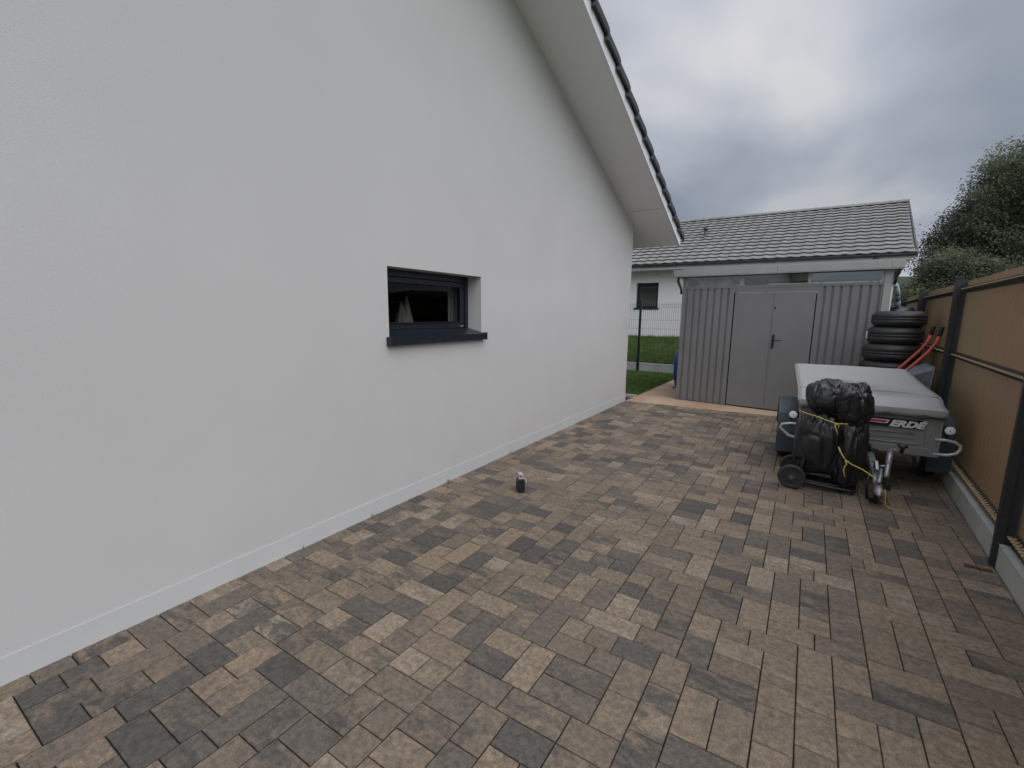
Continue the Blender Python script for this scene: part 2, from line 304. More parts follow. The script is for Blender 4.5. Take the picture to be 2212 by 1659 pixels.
# ------------------------------------------------------------------ ground
SLAB = [(-2.745, 7.985), (-.3, 8.17), (FX(8.3), 8.27), (FX(11.4), 11.4), (-2.69, 11.3)]
def ground():
    g = MB()
    g.quad((-1500, -1500, -.14), (1500, -1500, -.14), (1500, 1500, -.14), (-1500, 1500, -.14))
    tag(g.obj('ground', M['terrain']), kind='structure')
    g = MB(); g.quad((-2.9, -3, -.012), (FX(-3) + .03, -3, -.012), (FX(8.4) + .03, 8.4, -.012), (-2.9, 8.4, -.012))
    tag(g.obj('paving_bed', M['joint']), kind='structure')
    # laying pattern: three sizes of paver on a 67.5 mm grid, skyline filling
    U = .0682; W = 62; x0 = WX - .02; y0 = -1.3; H = 142
    sky_ = [0] * W; pv = []; run = [0] * (W + 1)        # run: length of the joint that ends at each grid line
    while min(sky_) < H:
        lo = min(sky_); i = sky_.index(lo); j = i
        while j < W and sky_[j] == lo: j += 1
        gap = j - i
        ch = []
        for pw, ph, wt in ((2, 2, 3.4), (2, 3, 3.2), (2, 4, 2.0), (3, 2, 4.6), (4, 2, 3.2)):
            if pw <= gap and gap - pw != 1:
                if i > 0 and sky_[i - 1] == lo + ph: wt *= .6
                k2 = i + pw
                if k2 < j and run[k2] > 0: wt *= .45 if run[k2] < 4 else .12 if run[k2] < 8 else .03
                if pw < gap and any(run[q_] >= 6 for q_ in range(i + 1, k2)): wt *= 2.5
                if ph > 2 and run[i] > 5: wt *= .5
                ch.append((pw, ph, wt))
        r = rnd.random() * sum(c[2] for c in ch)
        for pw, ph, wt in ch:
            r -= wt
            if r <= 0: break
        for k in range(i, i + pw): sky_[k] = lo + ph
        for k in range(i + 1, i + pw): run[k] = 0
        run[i] += ph; run[i + pw] = (run[i + pw] if i + pw == j else run[i + pw]) + (0 if i + pw == j else 1)
        pv.append((x0 + i * U, y0 + lo * U, pw * U, ph * U))
    mb = MB(); attr = []
    for (x, y, a, b) in pv:
        g = .0018 + rnd.random() * .0012; c = .0026
        xa, xb, ya, yb = x + g, x + a - g, y + g, y + b - g
        if ya > 8.25: continue
        xa = max(xa, WX + .003)
        lim = min(FX(ya), FX(yb)) - .002
        xb = min(xb, lim)
        # the far edge follows the slab
        e = lambda X: 7.985 + (X + 2.745) * .0757 - .004
        ybl = min(yb, e(xa)); ybr = min(yb, e(xb))
        if xb - xa < .02 or ybl - ya < .015: continue
        sh_ = lambda X: .035 * (X + 1)
        z = rnd.uniform(-.0012, .0012); t1 = rnd.uniform(-.0012, .0012); t2 = rnd.uniform(-.0012, .0012)
        v = [(xa, ya, -.02), (xb, ya, -.02), (xb, ybr, -.02), (xa, ybl, -.02),
             (xa, ya, z - c), (xb, ya, z - c + t1), (xb, ybr, z - c + t1 + t2), (xa, ybl, z - c + t2),
             (xa + c, ya + c, z), (xb - c, ya + c, z + t1), (xb - c, ybr - c, z + t1 + t2), (xa + c, ybl - c, z + t2)]
        mb.add(v, [(8, 9, 10, 11), (4, 5, 9, 8), (5, 6, 10, 9), (6, 7, 11, 10), (7, 4, 8, 11), (0, 1, 5, 4), (1, 2, 6, 5), (2, 3, 7, 6), (3, 0, 4, 7)])
        if y > 0 or 1:
            mb.v[-12:] = [(p[0], min(p[1] + sh_(p[0]), 7.981 + (p[0] + 2.745) * .0757), p[2]) for p in mb.v[-12:]]
        # tone: darker and greyer by the wall, sandier by the fence, with drifts
        fx = (x - WX) / 4
        t = .33 + .20 * fx + .10 * noise.noise(Vector((x * .7, y * .7, 3)))
        sp = .32 - .12 * fx
        q1 = min(1, max(0, t + rnd.gauss(0, .6) * sp)); q2 = min(1, max(0, q1 + rnd.gauss(.05, .44) * (1 - .45 * fx)))
        if rnd.random() < .06 - .035 * fx: q1 = rnd.uniform(.02, .2); q2 = rnd.choice((rnd.uniform(.1, .3), rnd.uniform(.4, .9), rnd.uniform(.5, .9)))
        col = (q1, q2, rnd.random())
        attr += [col] * 9
    o = mb.obj('paving', M['paver']); tag(o, kind='structure')
    a = o.data.attributes.new('paver', 'FLOAT_VECTOR', 'FACE'); a.data.foreach_set('vector', [c for t in attr for c in t])
    # concrete slab of the shed
    s = MB(); top = [(x, y, -.002) for x, y in SLAB]; bot = [(x, y, -.1) for x, y in SLAB]; n = len(SLAB)
    s.add(top + bot, [tuple(range(n))] + [(i, (i + 1) % n, (i + 1) % n + n, i + n) for i in range(n)])
    tag(s.obj('concrete_slab', M['concrete']), kind='structure')
        # gravel strip behind the house corner and the lawns
    s = MB(); s.quad((-12, 7.9, -.03), (-2.747, 7.9, -.03), (-2.747, 8.62, -.03), (-12, 8.62, -.03)); tag(s.obj('gravel_strip', M['gravel']), kind='structure')
    s = MB(); s.quad((-12, 8.62, -.01), (-2.75, 8.62, -.01), (-2.69, 11.32, -.01), (2.2, 11.42, -.01), (2.2, 12.5, -.01), (-12, 12.5, -.01)); tag(s.obj('lawn', M['lawn']), kind='structure')
    # neighbour's lawn rises towards the house
    s = MB(); nx, ny = 30, 12; v = []; f = []
    for j in range(ny + 1):
        y = 12.62 + j * .35
        z = .19 + .66 * min(1, max(0, (y - 12.62) / 2.4)) ** 1.1
        for i in range(nx + 1): v.append((-14 + i * .7, y, z + .02 * noise.noise(Vector((i * .5, j * .5, 0)))))
    for j in range(ny):
        for i in range(nx): a = j * (nx + 1) + i; f.append((a, a + 1, a + nx + 2, a + nx + 1))
    s.add(v, f, True); tag(s.obj('lawn_slope', M['lawn']), kind='structure')
    # grass blades on both lawns
    g = MB()
    def blades(n, fx, hmin, hmax):
        for _ in range(n):
            x, y, z = fx(); h = rnd.uniform(hmin, hmax); a = rnd.random() * 6.283; wd = rnd.uniform(.004, .008); lx, ly = rnd.gauss(0, .4) * h, rnd.gauss(0, .4) * h
            dx, dy = math.cos(a) * wd, math.sin(a) * wd
            g.add([(x - dx, y - dy, z), (x + dx, y + dy, z), (x + lx, y + ly, z + h)], [(0, 1, 2)])
    def near():
        x = rnd.uniform(-4.6, -2.74); y = rnd.uniform(8.7, 12.45); return x, y, -.01
    def far():
        x = rnd.uniform(-5.6, -2.2); y = rnd.uniform(12.66, 15.1); return x, y, .19 + .66 * min(1, (y - 12.62) / 2.4) ** 1.1
    blades(26000, near, .025, .06); blades(26000, far, .05, .12)
    tag(g.obj('grass', M['grass']), 'short green grass growing on the two lawns by the wire fence', 'grass', kind='stuff')
    fl = MB()
    for _ in range(26):
        x, y, z = far(); fl.box((x - .009, y - .009, z + .07), (x + .009, y + .009, z + .082))
    tag(fl.obj('dandelions', M['flower']), 'tiny yellow flowers dotted over the lawn behind the wire fence', 'flowers', kind='stuff')
ground()

def edging():
    s = MB(); s.box((-2.9, 8.60, -.05), (-2.745, 8.66, .012)); s.box((-12, 8.60, -.05), (-2.904, 8.66, .012))
    tag(s.obj('edging_kerb', M['kerb'], bevel=.004), 'pale concrete edging strip between gravel and lawn at house corner', 'edging')
edging()

def hills():
    s = MB(); v = []; f = []; n = 240; rows = 6
    for i in range(n):
        a = 2 * math.pi * i / n
        base = 24 + 12 * noise.noise(Vector((math.cos(a) * 1.7, math.sin(a) * 1.7, 0))) + 4 * noise.noise(Vector((math.cos(a) * 9, math.sin(a) * 9, 4))) + 1.4 * noise.noise(Vector((math.cos(a) * 60, math.sin(a) * 60, 4)))
        if -2.6 < a < -.6: base *= 1.9
        for k in range(rows):
            t = k / (rows - 1); r = 260 + 170 * t; z = base * math.sin(t * math.pi / 2) - .5
            v.append((math.cos(a) * r, math.sin(a) * r, z))
    for i in range(n):
        for k in range(rows - 1):
            a = i * rows + k; b = ((i + 1) % n) * rows + k; f.append((a, b, b + 1, a + 1))
    s.add(v, f, True); tag(s.obj('hills', M['hill']), kind='structure')
hills()

# ------------------------------------------------------------------ house on the left
def house():
    root = empty('house', 'white rendered house with a gable wall, small window and dark tiled roof', 'house', loc=(WX, YC, 0))
    s = .403; zc = 3.132 + .403 * (7.924 - YC)            # underside of the soffit at the corner
    yr = 1.0; zr = zc + s * (YC - yr); ya = yr - (YC - yr)
    wy0, wy1, wz0, wz1 = 2.391, 3.574, 1.392, 1.947       # window opening
    T = .32                                              # wall thickness
    # gable wall with its opening
    mb = MB()
    zt = lambda y: zc + s * (YC - y) if y > yr else zr - s * (yr - y)
    ys = [ya, yr, wy0, wy1, YC]
    def face(x, flip):
        P = lambda y, z: (x, y, z)
        L = [[P(ya, 0), P(yr, 0), P(yr, zt(yr)), P(ya, zt(ya))], [P(yr, 0), P(wy0, 0), P(wy0, zt(wy0)), P(yr, zt(yr))],
             [P(wy0, 0), P(wy1, 0), P(wy1, wz0), P(wy0, wz0)], [P(wy0, wz1), P(wy1, wz1), P(wy1, zt(wy1)), P(wy0, zt(wy0))],
             [P(wy1, 0), P(YC, 0), P(YC, zt(YC)), P(wy1, zt(wy1))]]
        for q in L: mb.quad(*(q[::-1] if flip else q))
    face(WX, False); face(WX - T, True)
    rv = [(wy0, wz0), (wy1, wz0), (wy1, wz1), (wy0, wz1)]
    for i in range(4):
        (a, b), (c, d) = rv[i], rv[(i + 1) % 4]
        mb.quad((WX, a, b), (WX - T, a, b), (WX - T, c, d), (WX, c, d))
    # north (rear) and south walls, far gable
    XW = -12.2
    mb.quad((WX, YC, 0), (XW, YC, 0), (XW, YC, zc), (WX, YC, zc)); mb.quad((XW, ya, 0), (WX, ya, 0), (WX, ya, zc), (XW, ya, zc))
    mb.quad((XW, YC, 0), (XW, ya, 0), (XW, ya, zc), (XW, yr, zr), (XW, YC, zc))
    part(mb, 'wall', M['render'], root)
    # plinth band, a hair proud of the render
    p = MB(); p.box((WX + .001, ya, -.02), (WX + .006, YC + .006, .125)); p.box((XW, YC + .001, -.02), (WX + .0005, YC + .006, .125))
    part(p, 'plinth', M['plinth'], root, bevel=.002)
    # soffit (rake + eave)
    ye = 8.655; ze = zc - s * (ye - YC); xo = -2.15
    q = MB(); th = .02
    q.add([(xo, ye, ze), (xo, yr, zr), (XW - .6, yr, zr), (XW - .6, ye, ze), (xo, ye, ze + th), (xo, yr, zr + th), (XW - .6, yr, zr + th), (XW - .6, ye, ze + th)], [(0, 3, 2, 1), (4, 5, 6, 7), (0, 1, 5, 4), (2, 3, 7, 6), (3, 0, 4, 7)])
    y2 = 2 * yr - ye
    q.add([(xo, yr, zr), (xo, y2, ze), (XW - .6, y2, ze), (XW - .6, yr, zr), (xo, yr, zr + th), (xo, y2, ze + th), (XW - .6, y2, ze + th), (XW - .6, yr, zr + th)], [(0, 3, 2, 1), (4, 5, 6, 7), (0, 1, 5, 4), (2, 3, 7, 6)])
    part(q, 'soffit', M['soffit'], root)
    vs = MB()                                            # perforated vent strip: small dark slots
    yv = 7.56; zv = zc + s * (YC - yv)
    x = -2.70
    while x < -2.2:
        L = .012
        vs.add([(x, yv - .008, zv + s * .008 - .002), (x + L, yv - .008, zv + s * .008 - .002), (x + L, yv + .004, zv - s * .004 - .002), (x, yv + .004, zv - s * .004 - .002)], [(0, 1, 2, 3)]); x += .026
    part(vs, 'vent_strip', M['gutter'], root)
    # verge board
    b = MB()
    xb0, xb1, hb = xo + .001, xo + .045, .150
    for (y0, z0, y1, z1) in ((ye, ze, yr, zr), (yr, zr, y2, ze)):
        b.add([(xb0, y0, z0 - .012), (xb1, y0, z0 - .012), (xb1, y0, z0 + hb), (xb0, y0, z0 + hb), (xb0, y1, z1 - .012), (xb1, y1, z1 - .012), (xb1, y1, z1 + hb), (xb0, y1, z1 + hb)],
              [(0, 1, 2, 3), (4, 7, 6, 5), (0, 4, 5, 1), (1, 5, 6, 2), (2, 6, 7, 3), (3, 7, 4, 0)])
    part(b, 'verge_board', M['board'], root)
    # roof covering: stepped courses of rolled tiles, verge tiles turned down at the edge
    roof = MB(); vt = MB()
    n = 22; ds_ = math.hypot(ye - yr, zr - ze) / n
    ct, st = (ye - yr) / math.hypot(ye - yr, zr - ze), (zr - ze) / math.hypot(ye - yr, zr - ze)
    for side in (1, -1):
        for k in range(n):
            d0, d1 = k * ds_, (k + 1) * ds_ + .03        # distance down the slope from the ridge
            P = lambda d, h: (yr + side * (d * ct + h * st), zr - d * st + h * ct)
            h0, h1 = .17, .205                            # top end tucked under, lower end raised
            ya_, za_ = P(d0, h0); yb_, zb_ = P(d1, h1); yb2, zb2 = P(d1, h1 - .035); ya2, za2 = P(d0, h0 - .035)
            roof.add([(xo + .03, ya_, za_), (XW - .6, ya_, za_), (XW - .6, yb_, zb_), (xo + .03, yb_, zb_), (xo + .03, yb2, zb2), (XW - .6, yb2, zb2)], [(0, 1, 2, 3), (3, 2, 5, 4)])
            # verge tile: rounded cap with a lip hanging outside the board
            prof = [(xo - .12, h0 + .012), (xo - .06, h0 + .05), (xo + .03, h0 + .075), (xo + .080, h0 + .046), (xo + .098, h0 - .005), (xo + .094, h0 - .06), (xo + .070, h0 - .065), (xo + .050, h0 - .01)]
            m_ = len(prof); va = []
            for d, lift, e2 in ((d0 + .0, -.038, 0), (d0 + .05, -.012, 0), (d1 - .07, .022, 0), (d1 - .015, .018, 0), (d1, -.010, 1)):
                for (px, ph) in prof:
                    yy, zz = P(d, ph + lift); va.append((px - (.006 if e2 else 0), yy, zz))
            fa = []
            for i in range(4):
                for j in range(m_ - 1): fa.append((i * m_ + j, i * m_ + j + 1, (i + 1) * m_ + j + 1, (i + 1) * m_ + j))
            fa += [tuple(range(m_)), tuple(4 * m_ + j for j in range(m_))[::-1]]
            vt.add(va, fa)
    part(roof, 'roof', M['darktile'], root)
    part(vt, 'verge_tiles', M['darktile'], root)
    g = MB(); g.lathe  # eave gutter
    g = MB(); pts = []
    for j in range(9):
        a = math.pi + math.pi * j / 8; pts.append((.06 * math.cos(a), .06 * math.sin(a)))
    va = []
    for x in (xo + .03, XW - .6):
        for (py, pz) in pts: va.append((x, ye + .09 + py, ze + .16 + pz))
    g.add(va, [(i, i + 1, i + 10, i + 9) for i in range(8)], True)
    part(g, 'gutter', M['gutter'], root)
    # window: frame set back in the opening
    wn = MB(); xf = WX - .165; d = .06
    zs = wz0 + .0
    def ring(mb, y0, y1, z0, z1, wL, wR, wB, wT, xa, xb):
        mb.box((xb, y0, z0), (xa, y1, z0 + wB)); mb.box((xb, y0, z1 - wT), (xa, y1, z1)); mb.box((xb, y0, z0 + wB), (xa, y0 + wL, z1 - wT)); mb.box((xb, y1 - wR, z0 + wB), (xa, y1, z1 - wT))
    ring(wn, wy0 + .002, wy1 - .002, zs + .002, wz1 - .002, .045, .045, .05, .055, xf, xf - .07)
    win = part(wn, 'window', M['anthra'], root, bevel=.003)
    sh = MB(); ring(sh, wy0 + .05, wy1 - .05, zs + .055, wz1 - .06, .045, .06, .06, .045, xf - .012, xf - .06)
    sh.box((xf - .012, wy0 + .055, zs + .112), (xf + .006, wy1 - .055, zs + .118))
    keep(sh.obj('sash', M['anthra'], bevel=.003), root).parent = win
    pn = MB(); pn.box((xf - .045, wy0 + .09, zs + .110), (xf - .035, wy1 - .105, wz1 - .10)); o = pn.obj('pane', M['glass']); o.parent = win
    o.matrix_parent_inverse = win.matrix_parent_inverse.copy()
    si = MB()                                            # folded metal sill
    a = [(xf + .001, wz0 + .052), (WX + .055, wz0 + .004), (WX + .055, wz0 - .056), (WX + .048, wz0 - .056), (WX + .048, wz0 - .004), (xf + .001, wz0 + .03)]
    for (y0, y1) in ((wy0 + .001, wy1 - .001),):
        si.add([(x_, y0, z_) for x_, z_ in a] + [(x_, y1, z_) for x_, z_ in a], [(0, 1, 2, 3, 4, 5), tuple(range(11, 5, -1))] + [(i, (i + 1) % 6 + 6 if 0 else i + 6, (i + 1) % 6 + 6, (i + 1) % 6) for i in range(6)])
    si.box((WX + .0015, wy0 - .03, wz0 - .058), (WX + .057, wy0 - .001, wz0 + .012)); si.box((WX + .0015, wy1 + .001, wz0 - .058), (WX + .057, wy1 + .03, wz0 + .012))
    si.box((WX + .0015, wy0 - .001, wz0 - .056), (WX + .047, wy1 + .001, wz0 - .03))
    si.box((WX + .0555, wy0, wz0 - .012), (WX + .0575, wy1, wz0 - .008))
    o = si.obj('sill', M['anthra']); o.parent = win
    hk = MB(); hk.box((xf - .0115, wy1 - .12, zs + .065), (xf - .004, wy1 - .075, zs + .08)); o = hk.obj('tilt_latch', M['steelgrey']); o.parent = win
    for ch in win.children: ch.matrix_parent_inverse = Matrix.Identity(4)
    for ch in win.children: ch.matrix_parent_inverse = win.matrix_parent_inverse.inverted() @ win.matrix_parent_inverse
    # room behind the window
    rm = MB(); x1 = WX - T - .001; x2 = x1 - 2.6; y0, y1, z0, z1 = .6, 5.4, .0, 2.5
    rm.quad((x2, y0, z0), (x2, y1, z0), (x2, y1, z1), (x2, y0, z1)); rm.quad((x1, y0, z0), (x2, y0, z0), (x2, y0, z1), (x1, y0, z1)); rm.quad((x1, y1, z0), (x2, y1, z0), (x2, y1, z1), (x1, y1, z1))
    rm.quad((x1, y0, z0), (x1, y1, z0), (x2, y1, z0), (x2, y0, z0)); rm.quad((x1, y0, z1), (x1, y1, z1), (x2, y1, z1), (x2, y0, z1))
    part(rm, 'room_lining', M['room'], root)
    # rear window seen only in reflections
    bw = MB(); bw.box((-7.4, YC + .002, 1.1), (-6.5, YC + .03, 2.0)); part(bw, 'rear_window', M['anthra'], root)
    return root
house()

def inside_window():
    x = -3.75
    t = MB()
    for z in (1.905, 1.862): t.tube([(x, 2.0, z), (x, 4.2, z)], .008, 6)
    for k in range(34): t.box((x - .012, 2.05 + k * .062, 1.86), (x + .002, 2.06 + k * .062, 1.91))
    tag(t.obj('hanging_rack', M['steelgrey']), 'thin double metal rail hung high inside behind the house window', 'rail')
    c = MB()
    for (oy, h, r) in ((3.08, 1.70, .13), (3.15, 1.75, .11)):
        pr = [(.004, 0)] + [(r * (k / 8) ** .75 * (1 + .04 * math.sin(k * 2)), -k * .07) for k in range(1, 9)]
        n = 30; va = []; fa = []
        for j in range(n):
            a = 2 * math.pi * j / n
            for (q, hh) in pr: rr = q * (1 + .12 * math.sin(a * 7 + oy * 30)); va.append((-3.35 + rr * math.cos(a), oy + rr * math.sin(a), h + hh))
        m_ = len(pr)
        for j in range(n):
            for i in range(m_ - 1): fa.append((j * m_ + i, ((j + 1) % n) * m_ + i, ((j + 1) % n) * m_ + i + 1, j * m_ + i + 1))
        c.add(va, fa, True)
    tag(c.obj('draped_cloth', M['cloth']), 'cream cloth draped in a cone inside behind the house window', 'cloth')
    k = MB(); va = []; fa = []; n = 40
    for i in range(n + 1):
        y = 3.50 + i * .0085; xx = -3.12 + .018 * math.sin(i * .9)
        va += [(xx, y, 1.0), (xx, y, 2.05)]
    for i in range(n): fa.append((2 * i, 2 * i + 2, 2 * i + 3, 2 * i + 1))
    k.add(va, fa, True); o = k.obj('curtain', M['curtain']); sm = o.modifiers.new('thick', 'SOLIDIFY'); sm.thickness = .003
    tag(o, 'narrow pale curtain hanging at the right side inside the house window', 'curtain')
    sh = MB(); sh.box((-4.9, 4.0, 1.72), (-4.6, 5.3, 1.74)); sh.box((-4.9, 4.0, 1.25), (-4.6, 5.3, 1.27))
    tag(sh.obj('shelf', M['steelgrey']), 'plain shelf deep in the dark room behind the house window', 'shelf')
inside_window()

# ------------------------------------------------------------------ neighbour's house
def neighbour():
    E = Vector((1.977, 14.7, 0)); a = .04; du = Vector((math.cos(a), math.sin(a), 0)); dn = Vector((-math.sin(a), math.cos(a), 0))
    root = empty('house', 'white bungalow with long light grey tiled roof behind the shed', 'house', loc=(E.x, E.y, .8))
    P = lambda u, v, z: tuple(E + du * (u + .105 * (v - .55 if v > .55 else 0)) + dn * v + Vector((0, 0, z)))
    U0 = -11.0; ze = 3.13; pv = 24; vr = 4.57; zr = 5.165
    wv = .55; wr = -.42; zt = 3.02
    # wall with a window hole
    W0, W1, Z0, Z1 = -6.93, -6.20, 1.80, 2.62
    mb = MB()
    for (u0, u1, z0, z1) in ((U0, W0, .6, zt), (W1, wr, .6, zt), (W0, W1, .6, Z0), (W0, W1, Z1, zt)):
        mb.quad(P(u0, wv, z0), P(u1, wv, z0), P(u1, wv, z1), P(u0, wv, z1))
    v2 = 2 * vr - wv
    mb.quad(P(wr, wv, .6), P(wr, v2, .6), P(wr, v2, zt), P(wr, vr, zr - .12), P(wr, wv, zt))
    mb.quad(P(U0, wv, .6), P(U0, v2, .6), P(U0, v2, zt), P(U0, wv, zt)); mb.quad(P(U0, v2, .6), P(wr, v2, .6), P(wr, v2, zt), P(U0, v2, zt))
    for (ua, za, ub, zb) in ((W0, Z0, W1, Z0), (W1, Z0, W1, Z1), (W1, Z1, W0, Z1), (W0, Z1, W0, Z0)):
        mb.quad(P(ua, wv, za), P(ub, wv, zb), P(ub, wv + .2, zb), P(ua, wv + .2, za))
    part(mb, 'wall', M['render2'], root)
    b = MB(); b.box((U0, wv - .012, .74), (wr, wv - .001, .87), P); part(b, 'plinth', M['gravel'], root)
    # window
    w_ = MB(); 
    for (u0, u1, z0, z1) in ((W0, W0 + .08, Z0, Z1), (W1 - .08, W1, Z0, Z1), (W0 + .08, W1 - .08, Z1 - .08, Z1), (W0 + .08, W1 - .08, Z0, Z0 + .07)):
        w_.box((u0, wv + .10, z0), (u1, wv + .17, z1), P)
    w_.box((W0 - .05, wv - .03, Z0 - .04), (W1 + .05, wv + .095, Z0 + .002), P)
    win = part(w_, 'window', M['anthra'], root)
    p_ = MB(); p_.box((W0 + .082, wv + .13, Z0 + .072), (W1 - .082, wv + .14, Z1 - .082), P); o = p_.obj('pane', M['glass_n']); o.parent = win
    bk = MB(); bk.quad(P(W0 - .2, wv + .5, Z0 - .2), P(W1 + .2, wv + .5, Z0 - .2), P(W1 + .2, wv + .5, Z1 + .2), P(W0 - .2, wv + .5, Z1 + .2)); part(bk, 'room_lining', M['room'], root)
    # fascia + soffit
    f = MB(); f.box((U0, .03, 2.985), (-.04, .06, 3.10), P); f.box((U0, .061, 2.985), (-.04, wv - .001, 3.0), P)
    part(f, 'fascia', M['board'], root)
    g = MB(); va = []
    for u in (U0, .0):
        for j in range(9):
            t = math.pi + math.pi * j / 8; va.append(P(u, -.045 + .07 * math.cos(t), 3.135 + .07 * math.sin(t)))
    g.add(va, [(i, i + 1, i + 10, i + 9) for i in range(8)] + [tuple(range(9, 18))], True)
    g.box((-.02, -.115, 3.06), (.0, .02, 3.14), P)
    gt = part(g, 'gutter', M['gutter'], root)
    # tiled roof: wave across, step per course
    def slope(sgn, vEave, name):
        mb = MB(); nc = 15; SL = math.hypot(vr + .0, zr - ze); cs, sn = vr / SL, (zr - ze) / SL; ex = SL / nc
        nu = int(11 / .05); us = [U0 + (0 - U0) * i / nu for i in range(nu + 1)]
        def prof(u):
            t = (u / .30) % 1.0
            return .015 * (math.sin(t * math.pi / .55) if t < .55 else -.25 * math.sin((t - .55) / .45 * math.pi))
        for c in range(nc):
            d0, d1 = c * ex, (c + 1) * ex + .02
            va = []
            for (d, h) in ((d0 + .07, .030), (d0 + .004, .030), (d0, .036), (d0, .048), (d0 + .03, .052), (d1 + .06, .0)):
                for u in us:
                    hh = h + prof(u)
                    v = (d * cs - hh * sn); z = ze + d * sn + hh * cs
                    if sgn < 0: v = 2 * vr - v
                    va.append(P(u, v, z))
            n = nu + 1; fa = []
            for r_ in range(5):
                for i in range(nu): fa.append((r_ * n + i, r_ * n + i + 1, (r_ + 1) * n + i + 1, (r_ + 1) * n + i))
            mb.add(va, fa)
        mb.quad(P(U0, 0, ze - .02), P(0, 0, ze - .02), P(0, vr, zr - .02), P(U0, vr, zr - .02))
        return mb
    rf = part(slope(1, 0, ''), 'roof', M['tile'], root); 
    rb = MB(); rb.quad(P(U0, vr, zr), P(0, vr, zr), P(0, 2 * vr, ze), P(U0, 2 * vr, ze)); part(rb, 'rear_roof', M['tile'], root)
    r = MB(); k = U0
    while k < -.05:
        e2 = min(k + .36, .02)
        va = []
        for (u, rr) in ((k, .085), (e2, .10)):
            for j in range(7):
                t = math.pi * j / 6; va.append(P(u, vr + rr * math.cos(t) * 1.2, zr + .02 + rr * math.sin(t)))
        r.add(va, [(i, i + 1, i + 8, i + 7) for i in range(6)] + [tuple(range(7, 14))], True); k += .33
    o = r.obj('ridge_tiles', M['tile']); o.parent = rf
    g2 = MB(); g2.add([P(.0, 0, ze + .03), P(.0, vr, zr + .03), P(.0, vr, zr - .10), P(.0, 0, ze - .08), P(.035, 0, ze + .03), P(.035, vr, zr + .03), P(.035, vr, zr - .10), P(.035, 0, ze - .08)], [(0, 1, 2, 3), (7, 6, 5, 4), (0, 4, 5, 1), (3, 2, 6, 7), (0, 3, 7, 4)])
    o = g2.obj('verge_trim', M['gutter']); o.parent = rf
    # roof vent
    v = MB(); c = Vector((-3.32, 17.05, 4.24)); 
    v.tube([c - Vector((0, 0, .15)), c + Vector((0, 0, .26))], .055, 12); v.lathe([(.0, .32), (.085, .32), (.085, .25), (.0, .25)], c, n=14)
    v.box((c.x - .14, c.y - .22, c.z - .10), (c.x + .14, c.y + .1, c.z - .03))
    o = v.obj('roof_vent', M['gutter']); o.parent = rf
    d = MB(); px = P(-.55, .0, 0); d.tube([P(-.75, -.04, 3.08), P(-.75, .1, 2.9), P(-.75, .46, 2.75), P(-.75, .48, .8)], .045, 10); part(d, 'downpipe', M['gutter'], root)
    for q in (o,): pass
    for par in (win, rf):
        for ch in par.children: ch.matrix_parent_inverse = Matrix.Identity(4)
    return root
neighbour()

